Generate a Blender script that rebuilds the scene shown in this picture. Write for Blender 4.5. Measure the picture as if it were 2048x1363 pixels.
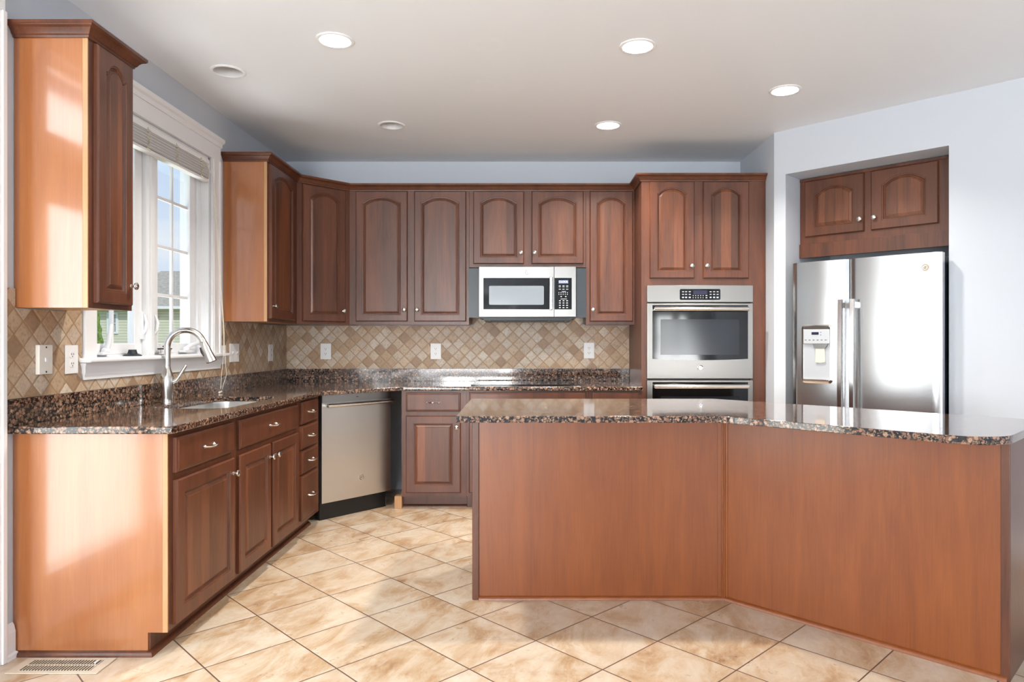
import bpy, bmesh, math, random
from mathutils import Vector, Matrix
random.seed(11)
sc = bpy.context.scene
for o in list(bpy.data.objects):
    bpy.data.objects.remove(o)
C = sc.collection

# ------------------------------------------------------------------ camera, world, sun, daylight, exposure
F, VX, HZ, EYE = 1390.0, 1057.0, 683.0, 1.236
cd = bpy.data.cameras.new('camera')
cam = bpy.data.objects.new('camera', cd)
C.objects.link(cam)
cam.location = (0, 0, EYE)
cam.rotation_euler = (math.pi / 2, 0, 0)
cd.sensor_fit = 'HORIZONTAL'
cd.sensor_width = 36
cd.lens = F / 2048 * 36
cd.shift_x = (1024 - VX) / 2048
cd.shift_y = (HZ - 681.5) / 2048
cd.clip_start = 0.02
cd.clip_end = 300
sc.camera = cam

vs = sc.view_settings
vs.view_transform = 'Standard'
vs.look = 'None'
vs.gamma = 1
vs.use_curve_mapping = False
vs.exposure = 0.08
SKY = 1.0
DOOR_W, SIDE_W, REAR_W, SUN_W, CAN_W, BLUE = 74.0, 120.0, 470.0, 2.6, 24.0, (0.985, 0.99, 1.0)

w = bpy.data.worlds.new('sky')
sc.world = w
w.use_nodes = True
nt = w.node_tree
nt.nodes.clear()
tc = nt.nodes.new('ShaderNodeTexCoord')
sx = nt.nodes.new('ShaderNodeSeparateXYZ')
nt.links.new(tc.outputs['Generated'], sx.inputs[0])
rp = nt.nodes.new('ShaderNodeValToRGB')
rp.color_ramp.elements[0].position = 0.0
rp.color_ramp.elements[0].color = (0.78, 0.87, 0.97, 1)
rp.color_ramp.elements[1].position = 0.45
rp.color_ramp.elements[1].color = (0.42, 0.62, 0.98, 1)
nt.links.new(sx.outputs['Z'], rp.inputs[0])
mp = nt.nodes.new('ShaderNodeMapping')
mp.inputs['Scale'].default_value = (2.2, 2.2, 8)
nt.links.new(tc.outputs['Generated'], mp.inputs[0])
nz = nt.nodes.new('ShaderNodeTexNoise')
nz.inputs['Scale'].default_value = 2.2
nz.inputs['Detail'].default_value = 6
nt.links.new(mp.outputs[0], nz.inputs[0])
cr = nt.nodes.new('ShaderNodeValToRGB')
cr.color_ramp.elements[0].position = 0.45
cr.color_ramp.elements[0].color = (0, 0, 0, 1)
cr.color_ramp.elements[1].position = 0.7
cr.color_ramp.elements[1].color = (0.75, 0.75, 0.75, 1)
nt.links.new(nz.outputs[0], cr.inputs[0])
mx = nt.nodes.new('ShaderNodeMixRGB')
mx.inputs[2].default_value = (0.95, 0.97, 1.0, 1)
nt.links.new(cr.outputs[0], mx.inputs[0])
nt.links.new(rp.outputs[0], mx.inputs[1])
bg = nt.nodes.new('ShaderNodeBackground')
bg.inputs[1].default_value = SKY
nt.links.new(mx.outputs[0], bg.inputs[0])
ow = nt.nodes.new('ShaderNodeOutputWorld')
nt.links.new(bg.outputs[0], ow.inputs[0])


def light(name, kind, loc, rot, energy, color=(1, 1, 1), **kw):
    ld = bpy.data.lights.new(name, kind)
    ld.energy = energy
    ld.color = color
    for k, v in kw.items():
        setattr(ld, k, v)
    o = bpy.data.objects.new(name, ld)
    o.location = loc
    o.rotation_euler = rot
    C.objects.link(o)
    return o


light('sun', 'SUN', (6, -8, 12), (math.radians(48), 0, math.radians(40)), SUN_W, (1, 0.96, 0.9), angle=0.02)
# daylight entering through the glass door and the side and rear windows, plus an added ceiling fill
light('door_daylight', 'AREA', (-2.42, 1.64, 1.30), (0, math.radians(-90), 0), DOOR_W, BLUE, shape='RECTANGLE', size=2.4, size_y=1.9)
light('window_fill_light', 'AREA', (-3.05, 3.85, 0.10), (0, math.radians(-135), 0), 80.0, BLUE, shape='RECTANGLE', size=1.3, size_y=1.6)  # hidden lamp added below the sill to brighten the far ceiling
light('side_daylight', 'AREA', (-2.46, -1.55, 1.25), (0, math.radians(-138), 0), SIDE_W, BLUE, shape='RECTANGLE', size=1.9, size_y=2.6)
light('rear_daylight', 'AREA', (-1.15, -3.95, 1.25), (math.radians(145), 0, 0), REAR_W, BLUE, shape='RECTANGLE', size=1.6, size_y=1.9)
light('rear_daylight', 'AREA', (2.95, -3.95, 1.25), (math.radians(145), 0, 0), REAR_W * 0.3, BLUE, shape='RECTANGLE', size=0.85, size_y=1.9)


# ------------------------------------------------------------------ helpers
def mesh_obj(name, me, parent=None):
    o = bpy.data.objects.new(name, me)
    C.objects.link(o)
    if parent is not None:
        o.parent = parent
    return o


def tag(o, label=None, cat=None, group=None, kind=None):
    if label:
        o['label'] = label
    if cat:
        o['category'] = cat
    if group:
        o['group'] = group
    if kind:
        o['kind'] = kind
    return o


def thing(name, label, cat, loc=(0, 0, 0), rot=0.0, group=None, kind=None):
    o = bpy.data.objects.new(name, None)
    o.empty_display_size = 0.1
    C.objects.link(o)
    o.location = loc
    o.rotation_euler = (0, 0, rot)
    return tag(o, label, cat, group, kind)


class MB:
    def __init__(self):
        self.bm = bmesh.new()
        self.mi = 0

    def _mark(self, faces):
        for f in faces:
            f.material_index = self.mi

    def box(self, x0, x1, y0, y1, z0, z1, bev=0.0, seg=2, M=None):
        b = self.bm
        vs_ = [b.verts.new((x, y, z)) for x in (x0, x1) for y in (y0, y1) for z in (z0, z1)]
        idx = [(0, 1, 3, 2), (4, 6, 7, 5), (0, 4, 5, 1), (2, 3, 7, 6), (0, 2, 6, 4), (1, 5, 7, 3)]
        fs = [b.faces.new([vs_[i] for i in q]) for q in idx]
        self._mark(fs)
        if bev:
            es = list({e for f in fs for e in f.edges})
            r = bmesh.ops.bevel(b, geom=es, offset=bev, segments=seg, affect='EDGES', profile=0.5, clamp_overlap=True)
            self._mark(r['faces'])
            vs_ = list({v for f in r['faces'] for v in f.verts} | {v for v in vs_ if v.is_valid})
        if M is not None:
            bmesh.ops.transform(b, matrix=M, verts=[v for v in vs_ if v.is_valid])
        return self

    def prism(self, pts, z0, z1, axis='z'):
        """polygon pts extruded between z0 and z1; axis 'z': pts are xy, 'x': pts are yz, 'y': pts are xz"""
        def P(p, h):
            return {'z': (p[0], p[1], h), 'x': (h, p[0], p[1]), 'y': (p[0], h, p[1])}[axis]
        b = self.bm
        lo = [b.verts.new(P(p, z0)) for p in pts]
        hi = [b.verts.new(P(p, z1)) for p in pts]
        n = len(pts)
        fs = [b.faces.new(lo[::-1]), b.faces.new(hi)]
        for i in range(n):
            fs.append(b.faces.new((lo[i], lo[(i + 1) % n], hi[(i + 1) % n], hi[i])))
        self._mark(fs)
        return self

    def loops(self, ls, cap0=False, cap1=False, closed=True):
        b = self.bm
        rows = [[b.verts.new(p) for p in l] for l in ls]
        n = len(rows[0])
        fs = []
        for r0, r1 in zip(rows, rows[1:]):
            for i in range(n if closed else n - 1):
                j = (i + 1) % n
                fs.append(b.faces.new((r0[i], r0[j], r1[j], r1[i])))
        if cap0:
            fs.append(b.faces.new(rows[0][::-1]))
        if cap1:
            fs.append(b.faces.new(rows[-1]))
        self._mark(fs)
        return self

    def lathe(self, prof, M=None, seg=24, cap0=True, cap1=True):
        """prof: (radius, height) along local z"""
        M = M or Matrix()
        ls = []
        for r, h in prof:
            ls.append([M @ Vector((r * math.cos(2 * math.pi * i / seg), r * math.sin(2 * math.pi * i / seg), h)) for i in range(seg)])
        return self.loops(ls, cap0, cap1)

    def tube(self, path, r, seg=10, caps=True, closed=False):
        path = [Vector(p) for p in path]
        n = len(path)
        rs = r if isinstance(r, (list, tuple)) else [r] * n
        up = Vector((0.13, 0.31, 0.94)).normalized()
        ls = []
        prev = None
        for i, p in enumerate(path):
            t = (path[min(i + 1, n - 1)] - path[max(i - 1, 0)])
            if t.length < 1e-9:
                t = Vector((0, 0, 1))
            t.normalize()
            if prev is None:
                a = up.cross(t)
                if a.length < 1e-3:
                    a = Vector((1, 0, 0)).cross(t)
            else:
                a = prev - prev.dot(t) * t
            a.normalize()
            prev = a
            bb = t.cross(a)
            ls.append([p + rs[i] * (math.cos(2 * math.pi * k / seg) * a + math.sin(2 * math.pi * k / seg) * bb) for k in range(seg)])
        return self.loops(ls, caps, caps)

    def sweep(self, path, prof):
        """sweep a closed (out, z) profile along an xy polyline, mitred; out is to the right of travel"""
        pts = [Vector(p).to_2d() for p in path]
        n = len(pts)
        ls = []
        for i, p in enumerate(pts):
            ds = []
            if i > 0:
                ds.append((p - pts[i - 1]).normalized())
            if i < n - 1:
                ds.append((pts[i + 1] - p).normalized())
            ns = [Vector((d.y, -d.x)) for d in ds]
            m = ns[0] if len(ns) == 1 else (ns[0] + ns[1]) / (1 + ns[0].dot(ns[1]))
            ls.append([(p.x + m.x * o, p.y + m.y * o, z) for o, z in prof])
        return self.loops(ls, True, True)

    def build(self, name, mats, parent=None, smooth=40):
        bm = self.bm
        bmesh.ops.remove_doubles(bm, verts=bm.verts, dist=1e-6)
        bmesh.ops.recalc_face_normals(bm, faces=bm.faces)
        me = bpy.data.meshes.new(name)
        bm.to_mesh(me)
        bm.free()
        for m in (mats if isinstance(mats, (list, tuple)) else [mats]):
            me.materials.append(m)
        if smooth:
            for p in me.polygons:
                p.use_smooth = True
            me.set_sharp_from_angle(angle=math.radians(smooth))
        o = mesh_obj(name, me, parent)
        if smooth:
            wn_ = o.modifiers.new('weighted_normal', 'WEIGHTED_NORMAL')
            wn_.keep_sharp = True
            wn_.weight = 80
        return o


def struct(name, mb, m, parent=None, smooth=0, label=None):
    o = mb.build(name, m, parent, smooth)
    if parent is None:
        o['kind'] = 'structure'
        if label:
            o['label'] = label
    return o


# ------------------------------------------------------------------ materials
class NT:
    def __init__(self, name):
        self.m = bpy.data.materials.new(name)
        self.m.use_nodes = True
        self.t = self.m.node_tree
        self.t.nodes.clear()
        self.out = self.t.nodes.new('ShaderNodeOutputMaterial')
        self._tc = None

    def n(self, kind, ins=None, **kw):
        nd = self.t.nodes.new('ShaderNode' + kind)
        for k, v in kw.items():
            setattr(nd, k, v)
        for k, v in (ins or {}).items():
            s = nd.inputs[k]
            if isinstance(v, bpy.types.NodeSocket):
                self.t.links.new(v, s)
            else:
                s.default_value = v
        return nd

    def obj(self):
        if self._tc is None:
            self._tc = self.n('TexCoord')
        return self._tc.outputs['Object']

    def math(self, op, a, b=0.0, c=None):
        d = {0: a, 1: b}
        if c is not None:
            d[2] = c
        return self.n('Math', d, operation=op).outputs[0]

    def mapping(self, v, scale=(1, 1, 1), rot=(0, 0, 0), loc=(0, 0, 0)):
        return self.n('Mapping', {'Vector': v, 'Scale': scale, 'Rotation': rot, 'Location': loc}).outputs[0]

    def noise(self, v, scale, detail=4, rough=0.55, dist=0.0):
        return self.n('TexNoise', {'Vector': v, 'Scale': scale, 'Detail': detail, 'Roughness': rough, 'Distortion': dist}).outputs[0]

    def ramp(self, f, stops):
        nd = self.n('ValToRGB', {0: f})
        el = nd.color_ramp.elements
        while len(el) < len(stops):
            el.new(0.5)
        for e, (p, c) in zip(el, stops):
            e.position = p
            e.color = (*c, 1) if len(c) == 3 else c
        return nd.outputs[0]

    def mix(self, f, a, b, mode='MIX'):
        nd = self.n('MixRGB', {0: f, 1: a, 2: b}, blend_type=mode)
        return nd.outputs[0]

    def bsdf(self, color, rough=0.5, metal=0.0, spec=0.5, coat=0.0, coat_rough=0.1, bump=None, bump_s=0.2, bump_d=0.002, emis=None, emis_s=0.0):
        b = self.n('BsdfPrincipled', {'Base Color': color, 'Roughness': rough, 'Metallic': metal, 'Specular IOR Level': spec,
                                      'Coat Weight': coat, 'Coat Roughness': coat_rough})
        if bump is not None:
            bp = self.n('Bump', {'Height': bump, 'Strength': bump_s, 'Distance': bump_d})
            self.t.links.new(bp.outputs[0], b.inputs['Normal'])
        if emis is not None:
            b.inputs['Emission Color'].default_value = (*emis, 1)
            b.inputs['Emission Strength'].default_value = emis_s
        self.t.links.new(b.outputs[0], self.out.inputs[0])
        return self.m


def s2l(r, g, b):
    f = lambda c: (c / 255) / 12.92 if c <= 10 else ((c / 255 + 0.055) / 1.055) ** 2.4
    return (f(r), f(g), f(b), 1)


def plain(name, rgb, rough=0.5, metal=0.0, spec=0.5, coat=0.0, emis=None, emis_s=0.0):
    t = NT(name)
    c = t.mix(t.math('MULTIPLY', t.noise(t.obj(), 14, 3), 0.12), s2l(*rgb), s2l(*[v * 0.85 for v in rgb]))
    return t.bsdf(c, rough, metal, spec, coat, emis=emis, emis_s=emis_s)


def wood(name, dark, light, rough=0.35, coat=0.3, stripes=0.0, coat_rough=0.12, grain=1.0, coat_ior=1.5):
    t = NT(name)
    rnd = t.n('ObjectInfo').outputs['Random']
    off = t.n('CombineXYZ', {0: t.math('MULTIPLY', rnd, 13.0), 1: t.math('MULTIPLY', rnd, 7.0), 2: t.math('MULTIPLY', rnd, 31.0)}).outputs[0]
    v = t.n('VectorMath', {0: t.obj(), 1: off}, operation='ADD').outputs[0]
    n1 = t.noise(t.mapping(v, (9, 9, 1.1)), 1.0, 5, 0.6, 0.8)
    n2 = t.noise(t.mapping(v, (150, 150, 5)), 1.0, 3, 0.6)
    f = t.math('ADD', t.math('MULTIPLY', n1, 0.65), t.math('MULTIPLY', n2, 0.35 * grain))
    col = t.ramp(f, [(0.30, s2l(*dark)[:3]), (0.72, s2l(*light)[:3])])
    if stripes:
        sp = t.n('SeparateXYZ', {0: v})
        cell = t.math('FLOOR', t.math('MULTIPLY', sp.outputs[0], 13.5))
        wn = t.n('TexWhiteNoise', {'W': cell}, noise_dimensions='1D').outputs[0]
        k = t.math('ADD', t.math('MULTIPLY', wn, 2 * stripes), 1 - stripes)
        col = t.n('VectorMath', {0: col, 'Scale': k}, operation='SCALE').outputs[0]
    m = t.bsdf(col, rough, 0, 0.5, coat, coat_rough, bump=n2, bump_s=0.04, bump_d=0.001)
    for nd in t.t.nodes:
        if nd.type == 'BSDF_PRINCIPLED':
            nd.inputs['Coat IOR'].default_value = coat_ior
    return m


def paint(name, rgb, rough=0.6, bump=0.03):
    t = NT(name)
    n1 = t.noise(t.obj(), 160, 3)
    c = t.mix(t.math('MULTIPLY', t.noise(t.obj(), 1.3, 3), 0.06), s2l(*rgb), s2l(*[x * 0.93 for x in rgb]))
    return t.bsdf(c, rough, 0, 0.35, bump=n1, bump_s=bump, bump_d=0.001)


def ceiling_mat():
    """white ceiling paint with two faint round patch marks"""
    t = NT('ceiling_paint')
    f = None
    for cx_, cy_ in ((-0.209, 3.537), (-0.257, 4.105)):
        d = t.n('VectorMath', {0: t.obj(), 1: (cx_, cy_, CZ0)}, operation='DISTANCE').outputs['Value']
        ring = t.math('MULTIPLY', t.math('GREATER_THAN', d, 0.055), t.math('LESS_THAN', d, 0.095))
        f = ring if f is None else t.math('ADD', f, ring)
    k = t.math('MULTIPLY', t.math('MULTIPLY', f, t.noise(t.obj(), 22, 3)), 0.10)
    c = t.mix(k, s2l(232, 235, 240), s2l(255, 255, 255))
    return t.bsdf(c, 0.5, 0, 0.35, bump=t.noise(t.obj(), 160, 3), bump_s=0.03, bump_d=0.001)


CZ0 = 2.745


def steel(name, base=0.60, rough=0.24, axis='x', tint=(1.0, 0.98, 0.95), waves=0.0):
    t = NT(name)
    sc_ = {'x': (2, 60, 500), 'z': (400, 200, 2)}[axis]
    n1 = t.noise(t.mapping(t.obj(), sc_), 1.0, 3)
    r = t.math('ADD', t.math('MULTIPLY', n1, 0.05), rough - 0.025)
    c = t.mix(n1, (base * 0.975 * tint[0], base * 0.975 * tint[1], base * 0.975 * tint[2], 1), (base * tint[0], base * tint[1], base * tint[2], 1))
    if waves:
        n2 = t.noise(t.mapping(t.obj(), (1.2, 1.2, 5.5)), 1.0, 2)
        return t.bsdf((base * tint[0], base * tint[1], base * tint[2], 1), rough, 1.0, bump=n2, bump_s=waves, bump_d=0.01)
    return t.bsdf(c, r, 1.0)


def granite(name):
    t = NT(name)
    v = t.n('VectorMath', {0: t.obj(), 1: t.n('VectorMath', {0: t.n('TexNoise', {'Vector': t.obj(), 'Scale': 60.0, 'Detail': 3.0}).outputs[1], 'Scale': 0.016}, operation='SCALE').outputs[0]}, operation='ADD').outputs[0]
    va = t.n('TexVoronoi', {'Vector': v, 'Scale': 60.0, 'Randomness': 1.0}, feature='F1')
    vb = t.n('TexVoronoi', {'Vector': v, 'Scale': 150.0, 'Randomness': 1.0}, feature='F1')
    size = t.n('SeparateXYZ', {0: va.outputs['Color']})
    rad = t.math('ADD', t.math('MULTIPLY', size.outputs[0], 0.42), 0.24)
    blob = t.math('LESS_THAN', va.outputs['Distance'], rad)
    rim = t.math('MULTIPLY', blob, t.math('GREATER_THAN', va.outputs['Distance'], t.math('MULTIPLY', rad, 0.80)))
    bcol = t.ramp(size.outputs[1], [(0.0, s2l(120, 86, 68)[:3]), (0.5, s2l(156, 118, 95)[:3]), (1.0, s2l(190, 156, 130)[:3])])
    fine = t.noise(t.obj(), 260, 3)
    bcol = t.mix(t.math('MULTIPLY', fine, 0.45), bcol, s2l(74, 50, 42))
    bcol = t.mix(t.ramp(t.noise(t.obj(), 170, 4, 0.7), [(0.55, (0, 0, 0)), (0.62, (0.85, 0.85, 0.85))]), bcol, s2l(34, 30, 32))
    bcol = t.mix(t.math('MULTIPLY', rim, 0.6), bcol, s2l(60, 46, 42))
    mat_ = t.ramp(t.n('SeparateXYZ', {0: vb.outputs['Color']}).outputs[0], [(0.0, s2l(16, 16, 20)[:3]), (0.62, s2l(30, 28, 30)[:3]), (0.75, s2l(105, 82, 66)[:3]), (1.0, s2l(140, 112, 92)[:3])])
    col = t.mix(blob, mat_, bcol)
    return t.bsdf(col, 0.09, 0, 0.6, coat=0.5, coat_rough=0.05)


def tile_nodes(t, u, v, size, grout):
    """u, v sockets in metres along the tile axes -> (grout mask, per-tile random vector, per-tile random value)"""
    cu, cv = t.math('DIVIDE', u, size), t.math('DIVIDE', v, size)
    iu, iv = t.math('FLOOR', cu), t.math('FLOOR', cv)
    fu, fv = t.math('FRACT', cu), t.math('FRACT', cv)
    eu = t.math('SUBTRACT', 0.5, t.math('ABSOLUTE', t.math('SUBTRACT', fu, 0.5)))
    ev = t.math('SUBTRACT', 0.5, t.math('ABSOLUTE', t.math('SUBTRACT', fv, 0.5)))
    e = t.math('MULTIPLY', t.math('MINIMUM', eu, ev), size)
    cell = t.n('CombineXYZ', {0: iu, 1: iv, 2: 0.0}).outputs[0]
    wn = t.n('TexWhiteNoise', {'Vector': cell}, noise_dimensions='3D')
    g = t.n('MapRange', {0: e, 1: grout * 0.35, 2: grout * 0.65, 3: 1.0, 4: 0.0}).outputs[0]
    edge = t.n('MapRange', {0: e, 1: grout * 0.4, 2: grout * 1.6, 3: 0.0, 4: 1.0}).outputs[0]
    return g, wn.outputs[1], wn.outputs[0], edge


def floor_mat():
    t = NT('floor_tile')
    ox, oy, th, s = -0.9753, 2.8847, 0.7761, 0.3556
    sp = t.n('SeparateXYZ', {0: t.obj()})
    dx, dy = t.math('SUBTRACT', sp.outputs[0], ox), t.math('SUBTRACT', sp.outputs[1], oy)
    u = t.math('ADD', t.math('MULTIPLY', dx, math.cos(th)), t.math('MULTIPLY', dy, math.sin(th)))
    v = t.math('SUBTRACT', t.math('MULTIPLY', dx, math.sin(th)), t.math('MULTIPLY', dy, math.cos(th)))
    g, rv, r, edge = tile_nodes(t, u, v, s, 0.0055)
    uv = t.n('CombineXYZ', {0: u, 1: v, 2: 0.0}).outputs[0]
    uv = t.n('VectorMath', {0: uv, 1: t.n('VectorMath', {0: rv, 'Scale': 9.0}, operation='SCALE').outputs[0]}, operation='ADD').outputs[0]
    st = t.n('VectorRotate', {'Vector': uv, 'Angle': 0.5}, rotation_type='Z_AXIS').outputs[0]
    n1 = t.noise(t.mapping(st, (3.4, 6.0, 1)), 1.0, 8, 0.65, 0.7)
    n2 = t.noise(st, 11, 6, 0.65, 0.4)
    c = t.ramp(n1, [(0.29, s2l(140, 106, 76)[:3]), (0.41, s2l(176, 147, 115)[:3]), (0.53, s2l(197, 180, 158)[:3]), (0.75, s2l(206, 198, 186)[:3])])
    c = t.mix(t.math('MULTIPLY', t.ramp(n2, [(0.45, (0, 0, 0)), (0.75, (1, 1, 1))]), 0.42), c, s2l(164, 126, 88))
    n3 = t.noise(t.mapping(st, (9, 26, 1)), 1.0, 6, 0.7, 1.0)
    c = t.mix(t.math('MULTIPLY', t.ramp(n3, [(0.5, (0, 0, 0)), (0.7, (1, 1, 1))]), 0.35), c, s2l(222, 212, 198))
    c = t.mix(t.math('MULTIPLY', r, 0.22), c, s2l(186, 158, 130))
    c = t.mix(g, c, s2l(92, 70, 58))
    rr = t.math('ADD', 0.22, t.math('MULTIPLY', n2, 0.16))
    h = t.math('ADD', t.math('MULTIPLY', edge, 1.0), t.math('MULTIPLY', n2, 0.5))
    return t.bsdf(c, rr, 0, 0.45, bump=h, bump_s=0.25, bump_d=0.002)


def splash_mat(name, axis, off=(0.0, 0.0), size=0.1016):
    """tumbled stone laid on the diagonal; axis: which horizontal coordinate runs along the wall"""
    t = NT(name)
    sp = t.n('SeparateXYZ', {0: t.obj()})
    a = t.math('SUBTRACT', sp.outputs[axis], off[0])
    z = t.math('SUBTRACT', sp.outputs[2], off[1])
    k = math.sqrt(0.5)
    u = t.math('MULTIPLY', t.math('ADD', a, z), k)
    v = t.math('MULTIPLY', t.math('SUBTRACT', a, z), k)
    g, rv, r, edge = tile_nodes(t, u, v, size, 0.0058)
    p = t.n('VectorMath', {0: t.obj(), 1: t.n('VectorMath', {0: rv, 'Scale': 5.0}, operation='SCALE').outputs[0]}, operation='ADD').outputs[0]
    n1 = t.noise(p, 16, 6, 0.62, 0.5)
    n2 = t.noise(p, 70, 4, 0.6)
    base = t.ramp(r, [(0.0, s2l(148, 120, 98)[:3]), (0.14, s2l(176, 148, 120)[:3]), (0.4, s2l(198, 176, 150)[:3]), (0.7, s2l(192, 175, 157)[:3]), (1.0, s2l(212, 200, 184)[:3])])
    c = t.mix(t.math('MULTIPLY', t.ramp(n1, [(0.4, (0, 0, 0)), (0.7, (1, 1, 1))]), 0.5), base, s2l(172, 138, 106))
    c = t.mix(t.math('MULTIPLY', t.ramp(n2, [(0.35, (1, 1, 1)), (0.5, (0, 0, 0))]), 0.35), c, s2l(120, 92, 72))
    c = t.mix(g, c, s2l(158, 128, 96))
    h = t.math('ADD', edge, t.math('MULTIPLY', n2, 0.35))
    return t.bsdf(c, 0.42, 0, 0.4, bump=h, bump_s=0.45, bump_d=0.003)


def glass_mat(name, tint=(0.97, 0.985, 0.98), refl=1.0):
    t = NT(name)
    fr = t.n('Fresnel', {'IOR': 1.45}).outputs[0]
    tr = t.n('BsdfTransparent', {'Color': (*tint, 1)})
    gl = t.n('BsdfGlossy', {'Color': (1, 1, 1, 1), 'Roughness': 0.02})
    front = t.math('SUBTRACT', 1.0, t.n('NewGeometry').outputs['Backfacing'])
    mxs = t.n('MixShader', {0: t.math('MULTIPLY', t.math('MULTIPLY', fr, refl), front), 1: tr.outputs[0], 2: gl.outputs[0]})
    t.t.links.new(mxs.outputs[0], t.out.inputs[0])
    return t.m


def siding_mat():
    t = NT('lap_siding')
    sp = t.n('SeparateXYZ', {0: t.obj()})
    f = t.math('FRACT', t.math('DIVIDE', sp.outputs[2], 0.16))
    line = t.math('LESS_THAN', f, 0.16)
    c = t.mix(line, s2l(226, 222, 204), s2l(176, 172, 154))
    return t.bsdf(c, 0.7, bump=f, bump_s=0.5, bump_d=0.02)


def roof_mat():
    t = NT('roof_shingle')
    n1 = t.noise(t.mapping(t.obj(), (5, 5, 10)), 1.0, 4, 0.7)
    c = t.ramp(n1, [(0.3, s2l(142, 140, 132)[:3]), (0.7, s2l(180, 176, 164)[:3])])
    return t.bsdf(c, 0.9, spec=0.2)


def leaf_mat(name, a, b):
    t = NT(name)
    c = t.ramp(t.noise(t.obj(), 9, 4), [(0.35, s2l(*a)[:3]), (0.65, s2l(*b)[:3])])
    return t.bsdf(c, 0.8, spec=0.2)


M = dict(
    wall=paint('wall_paint', (198, 204, 213)),
    ceil=ceiling_mat(),
    white=paint('trim_paint', (238, 238, 240), 0.32, 0.01),
    vinyl=plain('window_vinyl', (238, 240, 243), 0.35),
    cherry=wood('cherry_wood', (66, 36, 24), (114, 65, 41), 0.38, 0.12, coat_rough=0.25),
    panel=wood('cherry_panel', (70, 38, 25), (128, 76, 48), 0.38, 0.12, coat_rough=0.25, stripes=0.34),
    veneer=wood('veneer_side', (152, 88, 42), (178, 112, 60), 0.36, 1.0, coat_rough=0.13, grain=0.8, coat_ior=1.85),
    island=wood('island_veneer', (114, 55, 17), (142, 77, 28), 0.38, 0.35, coat_rough=0.22, grain=0.9),
    edge=wood('pale_edge', (172, 126, 82), (200, 158, 116), 0.4, 0.3),
    under=wood('unfinished_bottom', (188, 142, 92), (216, 176, 126), 0.5, 0.0),
    granite=granite('brown_granite'),
    floor=floor_mat(),
    tile_back=splash_mat('stone_tile_back', 0, (-0.992, 1.2686), 0.0718),
    tile_left=splash_mat('stone_tile_left', 1, (2.786, 1.2146), 0.0728),
    steel=steel('brushed_steel', 0.33, 0.30, 'x'),
    steel_v=steel('brushed_steel_dark', 0.29, 0.30, 'z', (1.0, 0.95, 0.89)),
    steel_d=steel('dishwasher_steel', 0.62, 0.30, 'z', (1.0, 0.96, 0.91)),
    steel_f=steel('fridge_steel', 0.60, 0.24, 'x', (0.98, 0.99, 1.0), 0.08),
    nickel=steel('satin_nickel', 0.66, 0.22, 'x', (1.0, 0.97, 0.92)),
    chrome=steel('polished_handle', 0.78, 0.13, 'x', (1.0, 0.98, 0.96)),
    sinksteel=steel('sink_steel', 0.75, 0.30, 'x'),
    black=plain('black_plastic', (20, 21, 23), 0.4),
    slate=plain('dark_filler', (40, 48, 56), 0.35),
    glassblack=plain('black_glass', (13, 14, 16), 0.06, spec=0.4),
    ovenwin=plain('oven_window', (34, 37, 43), 0.12, spec=0.35),
    mwwin=plain('microwave_window', (140, 150, 158), 0.12, spec=0.6, coat=0.4),  # pale grey-blue puts the reflection in the glass into its colour
    plate=plain('white_plate', (240, 240, 240), 0.35),
    almond=plain('almond_plate', (232, 228, 220), 0.35),
    slot=plain('slot_dark', (60, 56, 52), 0.6),
    mark=plain('key_marking', (205, 208, 212), 0.5),
    lcd=plain('lcd_panel', (70, 84, 128), 0.3, emis=(0.12, 0.17, 0.36), emis_s=0.6),
    lcdtext=plain('lcd_text', (225, 232, 255), 0.3, emis=(0.85, 0.9, 1.0), emis_s=1.0),
    darklcd=plain('dark_display', (34, 34, 60), 0.15),
    grey=plain('dispenser_grey', (186, 190, 196), 0.35, metal=0.3),
    beige=plain('paddle_beige', (214, 202, 188), 0.4),
    register=plain('register_beige', (206, 192, 172), 0.45),
    hole=plain('register_shadow', (26, 20, 15), 0.8),
    bulb=plain('lamp_lens', (255, 252, 244), 0.5, emis=(1.0, 0.97, 0.92), emis_s=6.0),
    baffle=plain('lamp_baffle', (214, 214, 214), 0.45),
    blind=plain('blind_slat', (244, 244, 244), 0.28, spec=0.5),
    cord=plain('blind_cord', (232, 226, 210), 0.7),
    glass=glass_mat('window_glass'),
    rubber=plain('black_rubber', (34, 38, 44), 0.5),
    siding=siding_mat(), roof=roof_mat(),
    leaf=leaf_mat('evergreen_leaf', (74, 104, 46), (128, 150, 78)), grass=leaf_mat('lawn_grass', (96, 122, 58), (132, 150, 80)),
    bark=plain('bark', (84, 66, 50), 0.9),
    hidden_grey=paint('gap_wall', (128, 132, 134)),
)

LX, BY, CZ = -2.034, 5.83, 2.745            # left wall, back wall, ceiling
S2 = math.sqrt(0.5)
R90 = math.pi / 2

# ------------------------------------------------------------------ the setting
struct('floor', MB().box(-2.3, 4.0, -3.9, 6.1, -0.12, 0), M['floor'])
CANS = [(-0.968, 3.478), (0.557, 3.549), (1.539, 4.170), (0.554, 4.844), (-1.676, 3.877), (-0.955, 4.844)]
b = MB()
es = []
for ring in [[(-2.3, -3.9), (4.0, -3.9), (4.0, 6.1), (-2.3, 6.1)]] + [[(x + 0.0785 * math.cos(math.pi * i / 20), y + 0.0785 * math.sin(math.pi * i / 20)) for i in range(40)] for x, y in CANS]:
    rv = [b.bm.verts.new((x, y, CZ)) for x, y in ring]
    es += [b.bm.edges.new((rv[i], rv[(i + 1) % len(rv)])) for i in range(len(rv))]
bmesh.ops.triangle_fill(b.bm, use_beauty=True, use_dissolve=False, edges=es, normal=(0, 0, -1))
g = bmesh.ops.extrude_face_region(b.bm, geom=list(b.bm.faces))
for v in g['geom']:
    if isinstance(v, bmesh.types.BMVert):
        v.co.z = CZ + 0.2
struct('ceiling', b, M['ceil'])
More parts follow.
